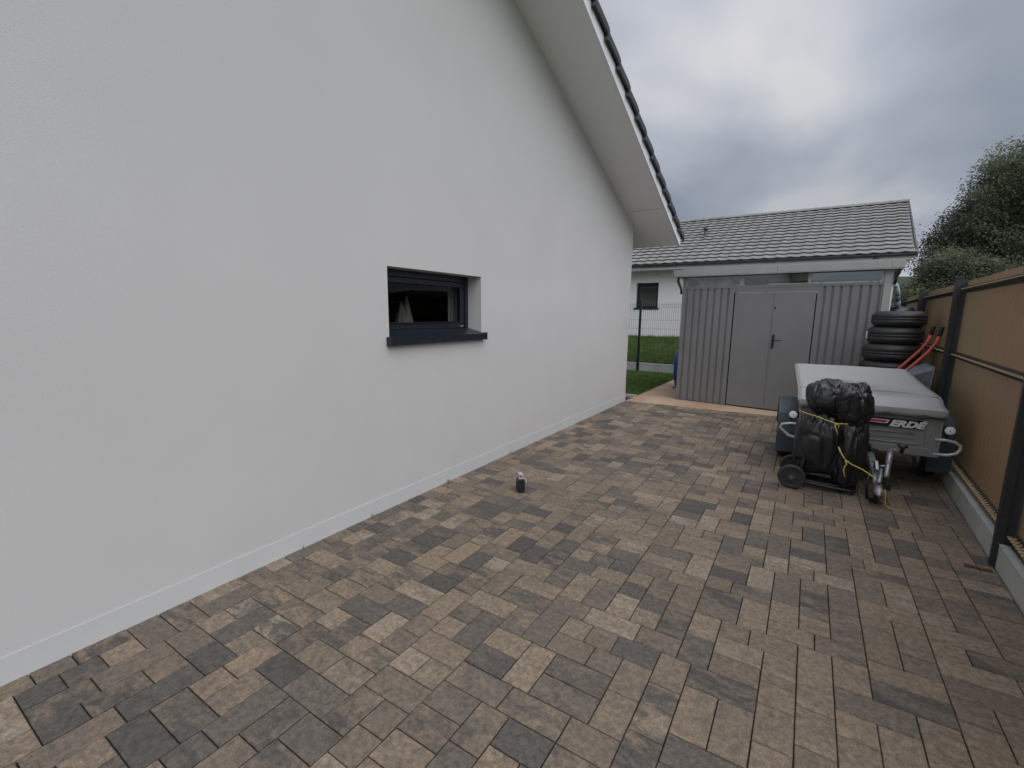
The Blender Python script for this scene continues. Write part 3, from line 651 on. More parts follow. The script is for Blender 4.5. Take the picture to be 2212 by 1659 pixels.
# ------------------------------------------------------------------ metal garden shed
SA = -.0648; S0 = Vector((-1.988, 8.711, 0)); SU = Vector((math.cos(SA), math.sin(SA), 0)); SV = Vector((-math.sin(SA), math.cos(SA), 0))
SP = lambda u, v, z: tuple(S0 + SU * u + SV * v + Vector((0, 0, z)))
def shed():
    root = empty('garden_shed', 'grey ribbed metal garden shed with double doors and glazed strip under roof', 'shed', loc=tuple(S0))
    L0, L1, D = -.03, 2.925, 2.5
    def ribbed(u0, u1, grooves, z0, z1):
        mb = MB(); us = [(u0, 0)]
        for g in grooves:
            us += [(g - .017, 0), (g - .014, .024), (g + .014, .024), (g + .017, 0)]
        us.append((u1, 0)); n = len(us)
        va = [SP(u, v, z0) for u, v in us] + [SP(u, v, z1) for u, v in us]
        mb.add(va, [(i, i + 1, n + i + 1, n + i) for i in range(n - 1)])
        return mb
    zb, zt = .01, 2.055
    part(ribbed(.03, .845, (.054, .178, .292, .409, .524, .64, .753), zb, zt), 'front_panel', M['shed'], root)
    part(ribbed(2.04, 2.83, (2.129, 2.229, 2.336, 2.451, 2.573, 2.683, 2.791), zb, zt), 'front_panel', M['shed'], root)
    t = MB(); t.box((.03, -.004, zt), (2.83, .03, 2.10), SP); t.box((.845, -.002, 1.985), (2.04, .03, zt - .001), SP)
    part(t, 'crossbar', M['shed'], root, bevel=.003)
    pst = MB(); pst.box((L0, -.012, 0), (.0295, .08, 2.30), SP); part(pst, 'corner_post', M['shed'], root, bevel=.006)
    pst = MB(); pst.box((2.8305, -.012, 0), (L1, .08, 2.30), SP); part(pst, 'corner_post', M['shedlight'], root, bevel=.006)
    edge = MB(); edge.box((L1 + .001, .0, .02), (L1 + .014, .03, 2.05), SP); part(edge, 'corner_strip', M['board'], root)
    for (u0, u1, hs) in ((.861, 1.449, 0), (1.453, 2.025, 1)):
        d = MB(); d.box((u0, .0, .018), (u1, .028, 1.978), SP); do = part(d, 'door', M['shed'], root, bevel=.004)
        if hs:
            h = MB(); h.box((1.478, -.010, 1.055), (1.512, -.0005, 1.285), SP); h.tube([SP(1.495, -.004, 1.195), SP(1.495, -.05, 1.195), SP(1.51, -.055, 1.195), SP(1.615, -.052, 1.192)], .009, 8)
            h.lathe([(0, -.012), (.012, -.012), (.012, 0), (0, 0)], SP(1.495, 0, 1.09), 'Y', 12); h.box((1.462, -.0035, 1.70), (1.49, -.0005, 1.74), SP)
            o = h.obj('handle', M['black'], bevel=.002); o.parent = do
            ls = MB(); ls.box((1.4505, -.006, .02), (1.468, -.0005, 1.975), SP); o = ls.obj('seal_strip', M['shed'], bevel=.002); o.parent = do
    # glazing strip with mullions
    zg0, zg1 = 2.101, 2.29
    mu = [(.0295, .06), (.919, .98), (1.896, 1.95), (2.80, 2.8305)]
    for k in range(3):
        g = MB(); g.box((mu[k][1], .018, zg0), (mu[k + 1][0], .024, zg1), SP); part(g, 'glazing', M['glass_shed'], root)
    for a, b in mu:
        m = MB(); m.box((a, .002, zg0), (b, .05, zg1), SP); part(m, 'mullion', M['shedlight'], root)
    # side and rear walls, rear glazing band
    sd = MB()
    for u in (L0 + .01, L1 - .03): sd.box((u, .081, 0), (u + .02, D, 2.29), SP)
    sd.box((L0, D, 0), (L1, D + .02, 2.06), SP); sd.box((L0, D, 2.27), (L1, D + .02, 2.31), SP)
    for u in (.02, .95, 1.9, 2.8): sd.box((u, D + .001, 2.06), (u + .05, D + .019, 2.27), SP)
    part(sd, 'side_wall', M['shed'], root)
    g = MB(); g.box((L0, D + .006, 2.06), (L1, D + .012, 2.27), SP); part(g, 'glazing', M['glass'], root)
    # roof with deep fascia and drip edge
    r = MB(); r.box((-.175, -.09, 2.305), (3.015, D + .12, 2.33), SP)
    r.box((L0, -.05, 2.335), (2.9, D + .1, 2.42), SP)
    rf = part(r, 'roof', M['shedlight'], root)
    f = MB(); f.box((-.18, -.112, 2.285), (1.472, -.091, 2.392), SP); f.box((1.474, -.1125, 2.285), (2.888, -.091, 2.392), SP); f.box((2.89, -.114, 2.285), (3.02, -.091, 2.392), SP)
    f.box((-.18, -.11, 2.270), (3.02, -.06, 2.284), SP)
    f.box((-.2, -.0905, 2.285), (-.1755, D + .12, 2.392), SP); f.box((3.0155, -.0905, 2.285), (3.036, D + .12, 2.392), SP)
    o = f.obj('fascia', M['shedlight'], bevel=.003); o.parent = rf
    dp = MB(); dp.tube([SP(-.10, -.05, 2.27), SP(-.11, -.045, 2.20), SP(-.07, -.04, 2.11), SP(-.045, -.035, 2.04), SP(-.045, -.03, 1.97)], [.02, .022, .022, .02, .02], 10)
    part(dp, 'drain_elbow', M['black'], root)
    dp = MB(); dp.tube([SP(2.99, -.05, 2.27), SP(2.985, -.045, 2.22), SP(2.955, -.04, 2.15), SP(2.95, -.02, 2.06)], .018, 10)
    part(dp, 'drain_elbow', M['black'], root)
    return root
shed()
def in_shed():
    def blob(name, c, s, m, lab, cat, seed):
        mb = MB(); n, k = 28, 18; va = []; fa = []
        for i in range(k + 1):
            th = math.pi * i / k
            for j in range(n):
                ph = 2 * math.pi * j / n; d = Vector((math.sin(th) * math.cos(ph), math.sin(th) * math.sin(ph), math.cos(th)))
                q = 1 + .3 * noise.noise(d * 2.5 + Vector((seed, 0, 0))); va.append((c[0] + d.x * s[0] * q, c[1] + d.y * s[1] * q, c[2] + d.z * s[2] * q))
        for i in range(k):
            for j in range(n): fa.append((i * n + j, i * n + (j + 1) % n, (i + 1) * n + (j + 1) % n, (i + 1) * n + j))
        mb.add(va, fa, True); tag(mb.obj(name, m), lab, cat)
    blob('bundle', SP(.32, .25, 2.07), (.22, .14, .16), M['bundle'], 'dark grey bundle seen through left end of shed glazing', 'bundle', 1)
    blob('bundle', SP(.66, .22, 2.08), (.19, .13, .16), M['bundle'], 'pale grey crumpled sack behind left shed pane next to mullion', 'sack', 5)
    mb = MB(); mb.tube([SP(.9, .6, 2.2), SP(1.2, .62, 2.19), SP(1.25, .63, 2.17)], [.07, .07, .03], 14)
    tag(mb.obj('rolled_tarp', M['sheddark']), 'dark rolled tarp lying high inside the shed behind middle pane', 'roll')
    sh = MB(); sh.box((.1, .18, 1.90), (1.4, .9, 1.92), SP); tag(sh.obj('storage_shelf', M['shed']), 'high grey shelf inside the shed carrying the bundles', 'shelf')
in_shed()

# ------------------------------------------------------------------ fences
def wire_fence():
    Y = 12.55; root = empty('wire_fence', 'dark welded wire fence on a low concrete plinth behind the lawn', 'fence', loc=(-4.0, Y, 0))
    x0, x1 = -8.9, 1.35
    mb = MB(); z0, z1 = .24, 1.92
    def vwire(x):
        folds = [(.24, 0), (.38, 0), (.42, -.03), (.46, 0), (1.0, 0), (1.06, 0), (1.78, 0), (1.82, -.03), (1.86, 0), (1.92, 0)]
        mb.tube([(x, Y + d, z) for z, d in folds], .0034, 4, caps=False)
    x = x0 + .03
    while x < x1:
        if x < -2.0 or int(x * 20) % 2 == 0: vwire(x)
        x += .055
    for z, d in ((.27, 0), (.38, 0), (.42, -.03), (.46, 0), (.72, 0), (.96, 0), (1.2, 0), (1.44, 0), (1.78, 0), (1.82, -.03), (1.86, 0)):
        mb.tube([(x0, Y + d - .004, z), (x1, Y + d - .004, z)], .0032, 4, caps=False)
    part(mb, 'wire_panel', M['anthra2'], root)
    for px in (-6.53, -4.0, -1.47, 1.06):
        p = MB(); p.box((px - .03, Y - .05, 0), (px + .03, Y + .01, 1.97)); p.box((px - .034, Y - .054, 1.9705), (px + .034, Y + .014, 1.985)); part(p, 'post', M['anthra'], root, bevel=.003)
        for zz in (.5, 1.2, 1.85):
            pass
    for a, b in ((-8.9, -6.565), (-6.495, -4.035), (-3.965, -1.505), (-1.435, 1.025)):
        k = MB(); k.box((a, Y - .02, -.05), (b, Y + .02, .185)); k.box((a, Y - .026, .186), (b, Y + .026, .232)); part(k, 'gravel_board', M['kerb'], root, bevel=.004)
wire_fence()

def fence_right():
    root = empty('privacy_fence', 'anthracite mesh fence filled with brown slats along the right kerb', 'fence', loc=(FX(4), 4, 0))
    posts = [1.345, 3.985, 6.625, 9.265, 11.9]
    ex = Vector((1, -.0428, 0)).normalized(); ey = Vector((.0428, 1, 0)).normalized(); O = Vector((FX(0), 0, 0))
    P = lambda u, v, z: tuple(O + ex * u + ey * v + Vector((0, 0, z)))
    for y in posts:
        p = MB(); p.box((-.028, y - .014, 0), (.022, y + .018, 2.0), P); po = part(p, 'post', M['anthra2'], root, bevel=.004)
        c = MB(); c.box((-.032, y - .018, 2.0005), (.030, y + .022, 2.022), P); o = c.obj('post_cap', M['black'], bevel=.005); o.parent = po; o.matrix_parent_inverse = Matrix.Identity(4)
        q = MB(); q.box((.0225, y - .004, .0), (.080, y + .008, 1.99), P); part(q, 'post_flange', M['anthra2'], root)
    for a, b in zip(posts[:-1], posts[1:]):
        k = MB(); k.box((.0, a + .019, -.05), (.042, b - .015, .158), P)
        k.box((-.004, a + .019, .1585), (.046, b - .015, .163), P)
        part(k, 'gravel_board', M['kerb'], root, bevel=.006)
        # slats: bent sheet of separate vertical strips, pressed out at the three folds
        s = MB(); t = MB(); wr = MB()
        u0 = .072; prof = [(u0, .12)]
        for zf in (.215, 1.20, 1.885): prof += [(u0, zf - .024), (u0 - .028, zf), (u0, zf + .024)]
        prof.append((u0, 1.975)); n = len(prof)
        y = a + .009; k_ = 0
        while y < b - .02:
            y1 = min(y + .0496, b - .010); dz = rnd.uniform(-.003, .003)
            uu = .0003 * (k_ % 2)
            pts = [(u_ + uu, z_ + dz) for u_, z_ in prof]
            s.add([P(u_, y, z_) for u_, z_ in pts] + [P(u_ - .0006, (y + y1) / 2, z_) for u_, z_ in pts] + [P(u_, y1, z_) for u_, z_ in pts], [(j * n + i, j * n + i + 1, (j + 1) * n + i + 1, (j + 1) * n + i) for j in (0, 1) for i in range(n - 1)])
            for zf in (.215, 1.20, 1.885):                    # slat tops between the wires, the light they catch painted as paler colour
                t.box((u0 - .050, y + .011, zf + .005), (u0 - .006, y1 - .011, zf + .011), P)
            y += .05; k_ += 1
        ns_ = len(s.f); s.add(t.v, t.f); so_ = part(s, 'slat_panel', M['slat'], root, mats=[M['tick']]); so_.data.polygons.foreach_set('material_index', [0] * ns_ + [1] * len(t.f))
        y = a + .06
        while y < b - .03:
            for zf in (.215, 1.20, 1.885):
                wr.tube([P(u0 - .003, y, zf - .034), P(u0 - .004, y, zf - .026), P(u0 - .034, y, zf), P(u0 - .004, y, zf + .026), P(u0 - .003, y, zf + .034)], .0045, 5)
            y += .05
        for zf in (.215, 1.20, 1.885):
            for (du, dz) in ((-.010, -.024), (-.040, 0), (-.010, .024)):
                wr.tube([P(u0 + du, a + .03, zf + dz), P(u0 + du, b - .026, zf + dz)], .0048 if du > -.02 else .006, 5)
        part(wr, 'mesh_panel', M['anthra2'], root)
    # offcut of the cap strip along the top
    r = MB(); r.box((-.16, 3.86, .002), (-.03, 3.885, .012), P)
    tag(r.obj('metal_offcut', M['rust']), 'short rusty metal bar lying at the foot of nearest fence post', 'metal bar')
fence_right()

# ------------------------------------------------------------------ trailer
TO = Vector((.53, 5.3, 0)); TB = Vector((-.055, .9985, 0)); TR = Vector((.9985, .055, 0))
TP = lambda u, v, z: tuple(TO + TR * u + TB * v + Vector((0, 0, z + .085 * v)))
GP = lambda u, v, z: tuple(TO + TR * u + TB * v + Vector((0, 0, z)))
def trailer():
    root = empty('trailer', 'grey box trailer with light grey tarpaulin cover parked nose down by fence', 'trailer', loc=tuple(TO))
    hw, Lb, z0, z1 = .53, 1.58, .355, .76
    b = MB()
    th = .012
    b.box((-hw, 0, z0), (hw, th, z1), TP); b.box((-hw, Lb - th, z0), (hw, Lb, z1), TP); b.box((-hw, th, z0), (-hw + th, Lb - th, z1), TP); b.box((hw - th, th, z0), (hw, Lb - th, z1), TP); b.box((-hw + th, th, z0), (hw - th, Lb - th, z0 + .02), TP)
    # pressed rim and ribs of the front panel
    b.box((-hw - .008, -.010, z0 - .006), (hw + .008, -.0005, z0 + .07), TP)
    b.box((hw - .012, -.012, z0 + .071), (hw + .008, -.0005, z1), TP); b.box((-hw - .008, -.012, z0 + .071), (-hw + .012, -.0005, z1), TP)
    bo = part(b, 'body', M['galvpaint'], root, bevel=.004)
    rb = MB()
    def rrect(u0, u1, za, zb, rr, rad):
        pts = []
        for (cu, cz, a0) in ((u1 - rr, zb - rr, 0), (u0 + rr, zb - rr, 90), (u0 + rr, za + rr, 180), (u1 - rr, za + rr, 270)):
            for q in range(5):
                an = R(a0 + q * 22.5); pts.append(TP(cu + rr * math.cos(an), -.002, cz + rr * math.sin(an)))
        rb.tube(pts, rad, 6, closed=True)
    rrect(-hw + .09, hw - .10, z0 + .095, z1 - .05, .05, .006)
    rb.tube([TP(-hw + .14, -.004, z0 + .19), TP(hw - .17, -.004, z0 + .19)], .006, 6)
    rb.tube([TP(-hw + .14, -.004, z0 + .14), TP(hw - .17, -.004, z0 + .14)], .003, 6)
    for k in (-.2, .16, .32):
        rb.lathe([(0, -.012), (.008, -.010), (.008, 0), (0, 0)], TP(k, -.001, z0 + .228 + (0 if k > .2 else .0)), 'Y', 10)
    part(rb, 'pressed_ribs', M['galvpaint'], root)
    # plate with lettering and a red flash
    pu0, pu1, pz0, pz1 = -.33, .405, .592, .672
    pl = MB(); pl.box((pu0, -.014, pz0), (pu1, -.009, pz1), TP); plo = part(pl, 'name_plate', M['black'], root)
    st = MB()
    def par(mb, a, c, za, zb, y, sk=.25):
        h = zb - za; mb.add([TP(a, y, za), TP(c, y, za), TP(c + h * sk * 2, y, zb), TP(a + h * sk * 2, y, zb)], [(0, 1, 2, 3)])
    par(st, pu0 + .02, .152, .622, .656, -.0155); o = st.obj('white_stripe', M['letter']); o.parent = plo
    st = MB(); par(st, pu0 + .03, .140, .628, .649, -.0165); o = st.obj('red_stripe', M['red']); o.parent = plo
    cu = bpy.data.curves.new('brand_lettering', 'FONT'); cu.body = 'ERD\u00c9'; cu.size = .080; cu.extrude = .001; cu.offset = .0045; cu.shear = .35; cu.space_character = 1.05
    tmp = bpy.data.objects.new('tmp', cu); C.objects.link(tmp); bpy.context.view_layer.update()
    me = bpy.data.meshes.new_from_object(tmp.evaluated_get(bpy.context.evaluated_depsgraph_get())); bpy.data.objects.remove(tmp)
    for v in me.vertices: v.co = Vector(TP(.168 + v.co.x * 1.22, -.0165 - v.co.z, .603 + v.co.y * .98))
    me.materials.clear(); me.materials.append(M['letter'])
    o = bpy.data.objects.new('lettering', me); C.objects.link(o); o.parent = plo
    for ch in plo.children: ch.matrix_parent_inverse = Matrix.Identity(4)
    # tarpaulin: front lip, stretcher ridge, gently sagging deck, skirt
    cv = MB(); cw = .552
    rows = [(-.030, .707), (-.034, .745), (-.030, .782), (.0, .792), (.10, .822), (.195, .848), (.25, .852)]
    for k in range(1, 13): rows.append((.25 + (1.60 - .25) * k / 12, .852 - .012 * math.sin(math.pi * k / 12)))
    rows += [(1.615, .84), (1.622, .80), (1.62, .72)]
    nu = 28; va = []
    for (v, z) in rows:
        for i in range(nu + 1):
            t = -1 + 2 * i / nu; u = cw * t
            deck = 1 if z > .79 else 0
            zz = z - (.004 * max(0, abs(t) - .86) / .14 if deck and v > .15 else 0)
            if deck and 0 <= v < .2: zz -= .03 * max(0, abs(t) - .72) / .28 * (1 - abs(v - .1) / .12)
            zz += .0022 * noise.noise(Vector((u * 5, v * 4, 1))) * (2 if deck else 1)
            wv = .006 * noise.noise(Vector((u * 9, z * 20, 5))) if v < 0 else 0
            va.append(TP(u, v + wv, zz))
    n = nu + 1
    cv.add(va, [(r * n + i, r * n + i + 1, (r + 1) * n + i + 1, (r + 1) * n + i) for r in range(len(rows) - 1) for i in range(nu)], True)
    for sg in (-1, 1):                                     # side skirts
        top = [(v, z - (.004 if v > .15 else 0) - (.03 * (1 - abs(v - .1) / .12) if 0 <= v < .2 else 0)) for v, z in rows if z > .775]
        va = []
        for (v, z) in top: va += [TP(sg * cw, v, z), TP(sg * (cw + .008), v, z - .012), TP(sg * (cw + .004), v, .708 + .004 * math.sin(v * 9))]
        cv.add(va, [(3 * i + j, 3 * i + j + 1, 3 * i + 4 + j, 3 * i + 3 + j) for i in range(len(top) - 1) for j in (0, 1)], True)
    co = cv.obj('cover', M['tarp']); keep(co, root); co.data.set_sharp_from_angle(angle=R(24)); sm = co.modifiers.new('thick', 'SOLIDIFY'); sm.thickness = .002
    # elastic cord lacing round the lip
    el = MB(); pts = []; 
    for i in range(13):
        u = cw - .02 - i * .09; pts.append(TP(u, -.037, .712 if i % 2 else .700))
    el.tube(pts, .003, 6)
    for (u, du) in ((.40, .05), (.14, .035), (-.1, .05)):
        el.tube([TP(u - du, -.036, .712), TP(u, -.037, .735), TP(u + du, -.036, .712)], .0028, 6); 
    el.tube([TP(cw + .008, 1.5, .712), TP(cw + .01, .1, .706), TP(cw - .005, -.036, .712), TP(.43, -.038, .720), TP(.33, -.03, .662)], .003, 6)
    part(el, 'elastic_cord', M['black'], root)
    rod = MB(); rod.tube([TP(-cw + .01, .222, .839), TP(cw - .01, .222, .839)], .010, 8); part(rod, 'stretcher_bar', M['galv'], root)
    # side loops (lamp guards) and round front reflectors on brackets
    for sg in (-1, 1):
        l = MB()
        pts = [(.50, -.005, .515), (.57, -.01, .52), (.63, -.012, .512), (.668, -.012, .485), (.672, -.012, .45), (.65, -.012, .41), (.60, -.012, .388), (.50, -.005, .380)]
        if sg < 0: pts = [(.50, -.005, .515), (.60, -.01, .518), (.675, -.012, .50), (.69, -.012, .47), (.655, -.012, .43), (.61, -.012, .39), (.56, -.012, .378), (.50, -.005, .378)]
        l.tube([TP(sg * u, v, z) for u, v, z in pts], .0135, 10); part(l, 'guard_loop', M['paleloop'], root)
        f = MB(); u = sg * .588; z = .608
        br = MB(); br.box((min(sg * .535, u), -.001, z - .03), (max(sg * .535, u), .012, z + .03), TP); br.box((u - .024, .0, z - .12), (u + .0, .02, z), TP)
        bro = part(br, 'reflector_bracket', M['black'], root)
        c = Vector(TP(u, -.006, z)); f.lathe([(0, -.006), (.033, -.006), (.036, -.003), (.036, .004), (0, .004)], c, 'Y', 24); fo = f.obj('reflector', M['white']); fo.parent = bro
        g = MB(); g.lathe([(0, -.0085), (.006, -.0085), (.006, -.006), (0, -.006)], c, 'Y', 12); g.lathe([(.020, -.0063), (.021, -.0063), (.021, -.006), (.020, -.006)], c, 'Y', 20); go = g.obj('reflector_screw', M['black']); go.parent = bro
        for ch in bro.children: ch.matrix_parent_inverse = Matrix.Identity(4)
    # wheels
    for sg in (-1, 1):
        cx = sg * .612; c = GP(cx, .66, .243)
        t = MB(); pr = [(.135, -.055), (.19, -.072), (.225, -.068), (.242, -.05), (.243, 0), (.242, .05), (.225, .068), (.19, .072), (.135, .055)]
        t.lathe(pr, c, 'X', 40); wo = MB(); wo.lathe([(0, -.02), (.04, -.03), (.06, -.01), (.11, -.005), (.137, -.056), (.137, .056), (.11, .01), (0, .01)], c, 'X', 32)
        wh = part(t, 'wheel', M['rubber'], root); o = wo.obj('rim', M['galv']); o.parent = wh; o.matrix_parent_inverse = Matrix.Identity(4)
        fd = MB(); pf = [(.27, .14), (.275, .36), (.33, .56), (.40, .635), (.50, .66), (.84, .66), (.94, .62), (1.02, .50), (1.05, .30)]
        pi = [(v + (.02 if v < .6 else -.02) if 0 else v, z - .012) if .33 < v < .95 else (v + (.014 if v < .6 else -.014), z) for v, z in pf]
        ui, uo = sg * .535, sg * .71
        A = [GP(ui, v, z) for v, z in pf] + [GP(uo, v, z) for v, z in pf] + [GP(ui, v, z) for v, z in pi] + [GP(uo, v, z) for v, z in pi]; n = len(pf)
        fa = []
        for i in range(n - 1): fa += [(i, i + 1, n + i + 1, n + i), (2 * n + i, 3 * n + i, 3 * n + i + 1, 2 * n + i + 1), (i, 2 * n + i, 2 * n + i + 1, i + 1), (n + i, n + i + 1, 3 * n + i + 1, 3 * n + i)]
        fa += [(0, n, 3 * n, 2 * n), (n - 1, 3 * n - 1, 4 * n - 1, 2 * n - 1)]
        fd.add(A, fa)
        # outer skirt
        sk = [GP(uo, v, z) for v, z in pf] + [GP(uo, .66 + (v - .66) * .80, .22 + (z - .22) * .84) for v, z in pf]
        fd.add(sk, [(i, i + 1, n + i + 1, n + i) for i in range(n - 1)])
        part(fd, 'mudguard', M['fender'], root)
    ax = MB(); ax.tube([GP(-.55, .66, .243), GP(.55, .66, .243)], .025, 10)
    for sg in (-1, 1): ax.box((sg * .40 - .02, .1, z0 - .05), (sg * .40 + .02, 1.5, z0 - .001), TP)
    part(ax, 'chassis', M['galv'], root)
    # drawbar, coupling, prop stand
    d = MB()
    A0, A1 = Vector((.585, 5.5, .345)), Vector((.610, 4.80, .185))
    def beam(mb, a, b, w_, h_):
        t = (b - a).normalized(); s_ = t.cross(Vector((0, 0, 1))).normalized(); q = s_.cross(t)
        va = [p + s_ * i * w_ + q * j * h_ for p in (a, b) for i, j in ((-1, -1), (1, -1), (1, 1), (-1, 1))]
        mb.add(va, [(0, 1, 2, 3), (7, 6, 5, 4), (0, 4, 5, 1), (1, 5, 6, 2), (2, 6, 7, 3), (3, 7, 4, 0)])
    beam(d, A0, A1, .026, .026)
    beam(d, Vector((.605, 4.99, .30)), Vector((.608, 4.90, .245)), .012, .04)
    for k in range(4): d.lathe([(0, -.012), (.010, -.012), (.010, .012), (0, .012)], tuple(A1 + (A0 - A1) * (.12 + .1 * k) + Vector((.0, 0, .032))), 'Z', 8)
    part(d, 'drawbar', M['galv'], root, bevel=.003)
    c = MB(); c.lathe([(0, -.085), (.022, -.080), (.034, -.055), (.036, -.02), (.028, .03), (.030, .09), (.034, .17), (0, .17)], (0, 0, 0), 'Y', 18)
    Rm = Matrix.Rotation(R(13), 4, 'X'); c.v = [tuple(Rm @ Vector(p) + Vector((.612, 4.70, .155))) for p in c.v]
    c.tube([(.612, 4.72, .205), (.625, 4.80, .245), (.635, 4.88, .275), (.64, 4.93, .27)], [.016, .015, .012, .012], 8)
    c.lathe([(0, -.03), (.016, -.03), (.016, .03), (0, .03)], (.588, 4.76, .205), 'Z', 10)
    cp = part(c, 'coupling', M['galv'], root)
    lk = MB(); lk.tube([(.59, 4.80, .21), (.61, 4.74, .215), (.65, 4.78, .20), (.67, 4.83, .17)], .010, 8); lk.box((.655, 4.76, .14), (.70, 4.80, .19)); lk.box((.60, 4.80, .0), (.63, 4.83, .15)); lk.box((.575, 4.77, 0), (.625, 4.85, .02))
    lk.tube([(.56, 4.86, .26), (.545, 4.84, .12), (.56, 4.83, .02)], .012, 8)
    lk.tube([(.64 + .012 * math.sin(k * 1.3), 4.79 - .012 * k * .3, .15 - .0125 * k) for k in range(12)], .006, 5)
    part(lk, 'coupling_lock', M['black'], root)
    j = MB(); j.tube([(.672, 4.86, .225), (.690, 4.99, .30), (.712, 5.12, .395)], .021, 12); j.tube([(.6905, 4.99, .305), (.713, 5.125, .415)], .024, 12)
    j.tube([(.712, 5.13, .425), (.745, 5.12, .418), (.785, 5.11, .410)], .007, 8); j.tube([(.61, 5.02, .265), (.69, 5.0, .29)], .012, 8)
    jo = part(j, 'prop_stand', M['galv'], root)
    kn = MB(); kn.tube([(.785, 5.115, .400), (.787, 5.105, .455)], [.014, .016], 10); kn.tube([(.755, 5.10, .475), (.787, 5.10, .452), (.82, 5.10, .472)], [.014, .018, .014], 8)
    o = kn.obj('crank_knob', M['black']); o.parent = jo
    kn = MB(); kn.lathe([(0, -.03), (.022, -.026), (.026, 0), (.022, .026), (0, .03)], (.560, 5.26, .385), 'Z', 12); kn.tube([(.58, 5.26, .375), (.64, 5.25, .36)], .007, 6); o = kn.obj('clamp_knob', M['black']); o.parent = jo
    for ch in jo.children: ch.matrix_parent_inverse = Matrix.Identity(4)
trailer()

# ------------------------------------------------------------------ hand truck and bags
def hand_truck():
    root = empty('hand_truck', 'black folding hand truck carrying the bin bags in front of trailer', 'hand truck', loc=(0, 4.95, 0))
    wy = (4.765, 5.13); c = -.012; r = .114
    for y in wy:
        t = MB(); t.lathe([(0, -.018), (.03, -.022), (.055, -.016), (.085, -.016), (.098, -.022), (.110, -.018), (.114, 0), (.110, .018), (.098, .022), (.085, .014), (.0, .014)], (c, y, r), 'Y', 36)
        for k in range(10):
            a = 2 * math.pi * k / 10; t.box((c + .062 * math.cos(a) - .008, y - .0225, r + .062 * math.sin(a) - .008), (c + .062 * math.cos(a) + .008, y - .012, r + .062 * math.sin(a) + .008))
        part(t, 'wheel', M['rubber'], root)
    f = MB(); f.tube([(c, 4.78, r), (c, 5.12, r)], .012, 10)
    for y in (4.83, 5.07):
        f.tube([(.03, y, .05), (.06, y, .2), (.10, 4.96 + (y - 4.95) * .5, .5), (.13, 4.97 + (y - 4.95) * .5, .85)], .012, 10); f.tube([(c, y, r), (.035, y, .09)], .012, 8)
    f.box((.03, 4.82, .06), (.055, 5.08, .20)); f.tube([(.13, 4.91, .85), (.13, 5.03, .85)], .012, 8)
    part(f, 'frame', M['black'], root)
    g = MB(); zt = .045
    g.tube([(.03, 4.86, .055), (.30, 4.86, zt), (.44, 4.865, .04), (.472, 4.885, .04), (.48, 4.92, .045), (.48, 5.05, .045), (.45, 5.09, .05), (.03, 5.09, .055)], .015, 10)
    g.tube([(.06, 4.895, .060), (.44, 4.90, .055)], .012, 8)
    g.box((.05, 4.93, .04), (.46, 5.08, .056)); g.box((.45, 4.88, .0), (.47, 4.92, .04)); g.box((.45, 5.04, .0), (.47, 5.08, .04))
    part(g, 'toe_frame', M['black'], root, bevel=.003)
hand_truck()

def bag(name, c, s, seed, label, pinch=None, tilt=0, fold=.06, lobes=()):
    n, k = 120, 84; va = []; fa = []
    Rm = Matrix.Rotation(tilt, 3, 'Y'); sv = Vector((seed * 3.7, seed * 1.3, 0))
    for i in range(k + 1):
        th = math.pi * i / k
        for j in range(n):
            ph = 2 * math.pi * j / n
            d = Vector((math.sin(th) * math.cos(ph), math.sin(th) * math.sin(ph), math.cos(th)))
            e = .78
            q = Vector([math.copysign(abs(x) ** e, x) for x in d])
            rad = 1.0
            a = noise.noise(Vector((d.x * 1.5, d.y * 1.5, d.z * 1.2)) + sv) * .18
            # long gathered creases running to the neck
            cr = abs(noise.noise(Vector((math.cos(ph) * 1.9, math.sin(ph) * 1.9, th * .7)) + sv * 2)); cr = -fold * (1 - min(1, cr * 7)) 
            cr2 = abs(noise.noise(Vector((d.x * 2.3, d.y * 2.3, d.z * 1.9)) + sv)); cr2 = .6 * fold * (1 - min(1, cr2 * 6))
            cr3 = .03 * noise.noise(d * 5 + sv) + .006 * noise.noise(d * 16 + sv)
            rad += a + cr - cr2 + cr3
            if pinch:
                pz, pw, pd = pinch; rad *= 1 - pd * math.exp(-((math.cos(th) - pz) / pw) ** 2)
            for (lx, ly, lz, ls, la) in lobes:
                dd = (d - Vector((lx, ly, lz)).normalized()).length; rad += la * math.exp(-(dd / ls) ** 2)
            p = Rm @ Vector((q.x * s[0] * rad, q.y * s[1] * rad, q.z * s[2] * rad))
            va.append((c[0] + p.x, c[1] + p.y, max(c[2] + p.z, .058)))
    for i in range(k):
        for j in range(n): fa.append((i * n + j, i * n + (j + 1) % n, (i + 1) * n + (j + 1) % n, (i + 1) * n + j))
    mb = MB(); mb.add(va, fa, True); o = mb.obj(name, M['bag']); tag(o, label, 'bin bag', 'black bin bags piled on the hand truck'); return o
bag('bin_bag', (.17, 4.99, .44), (.205, .165, .34), 2, 'large black bin bag standing lower left on the hand truck', pinch=(.75, .4, .12), tilt=-.05, fold=.09)
bag('bin_bag', (.40, 4.985, .375), (.135, .14, .36), 5, 'narrow black bin bag lower right beside trailer drawbar', tilt=.03, fold=.09)
bag('bin_bag', (.185, 4.97, .86), (.155, .16, .155), 9, 'upper left black bin bag resting over the yellow rope', fold=.09, lobes=((.6, -.2, 1, .5, .12),))
bag('bin_bag', (.385, 4.95, .825), (.135, .15, .195), 12, 'upper right black bin bag hanging over against trailer cover', fold=.09, tilt=-.12, lobes=((.8, 0, .9, .4, .14), (1, -.2, -.6, .5, .1)))

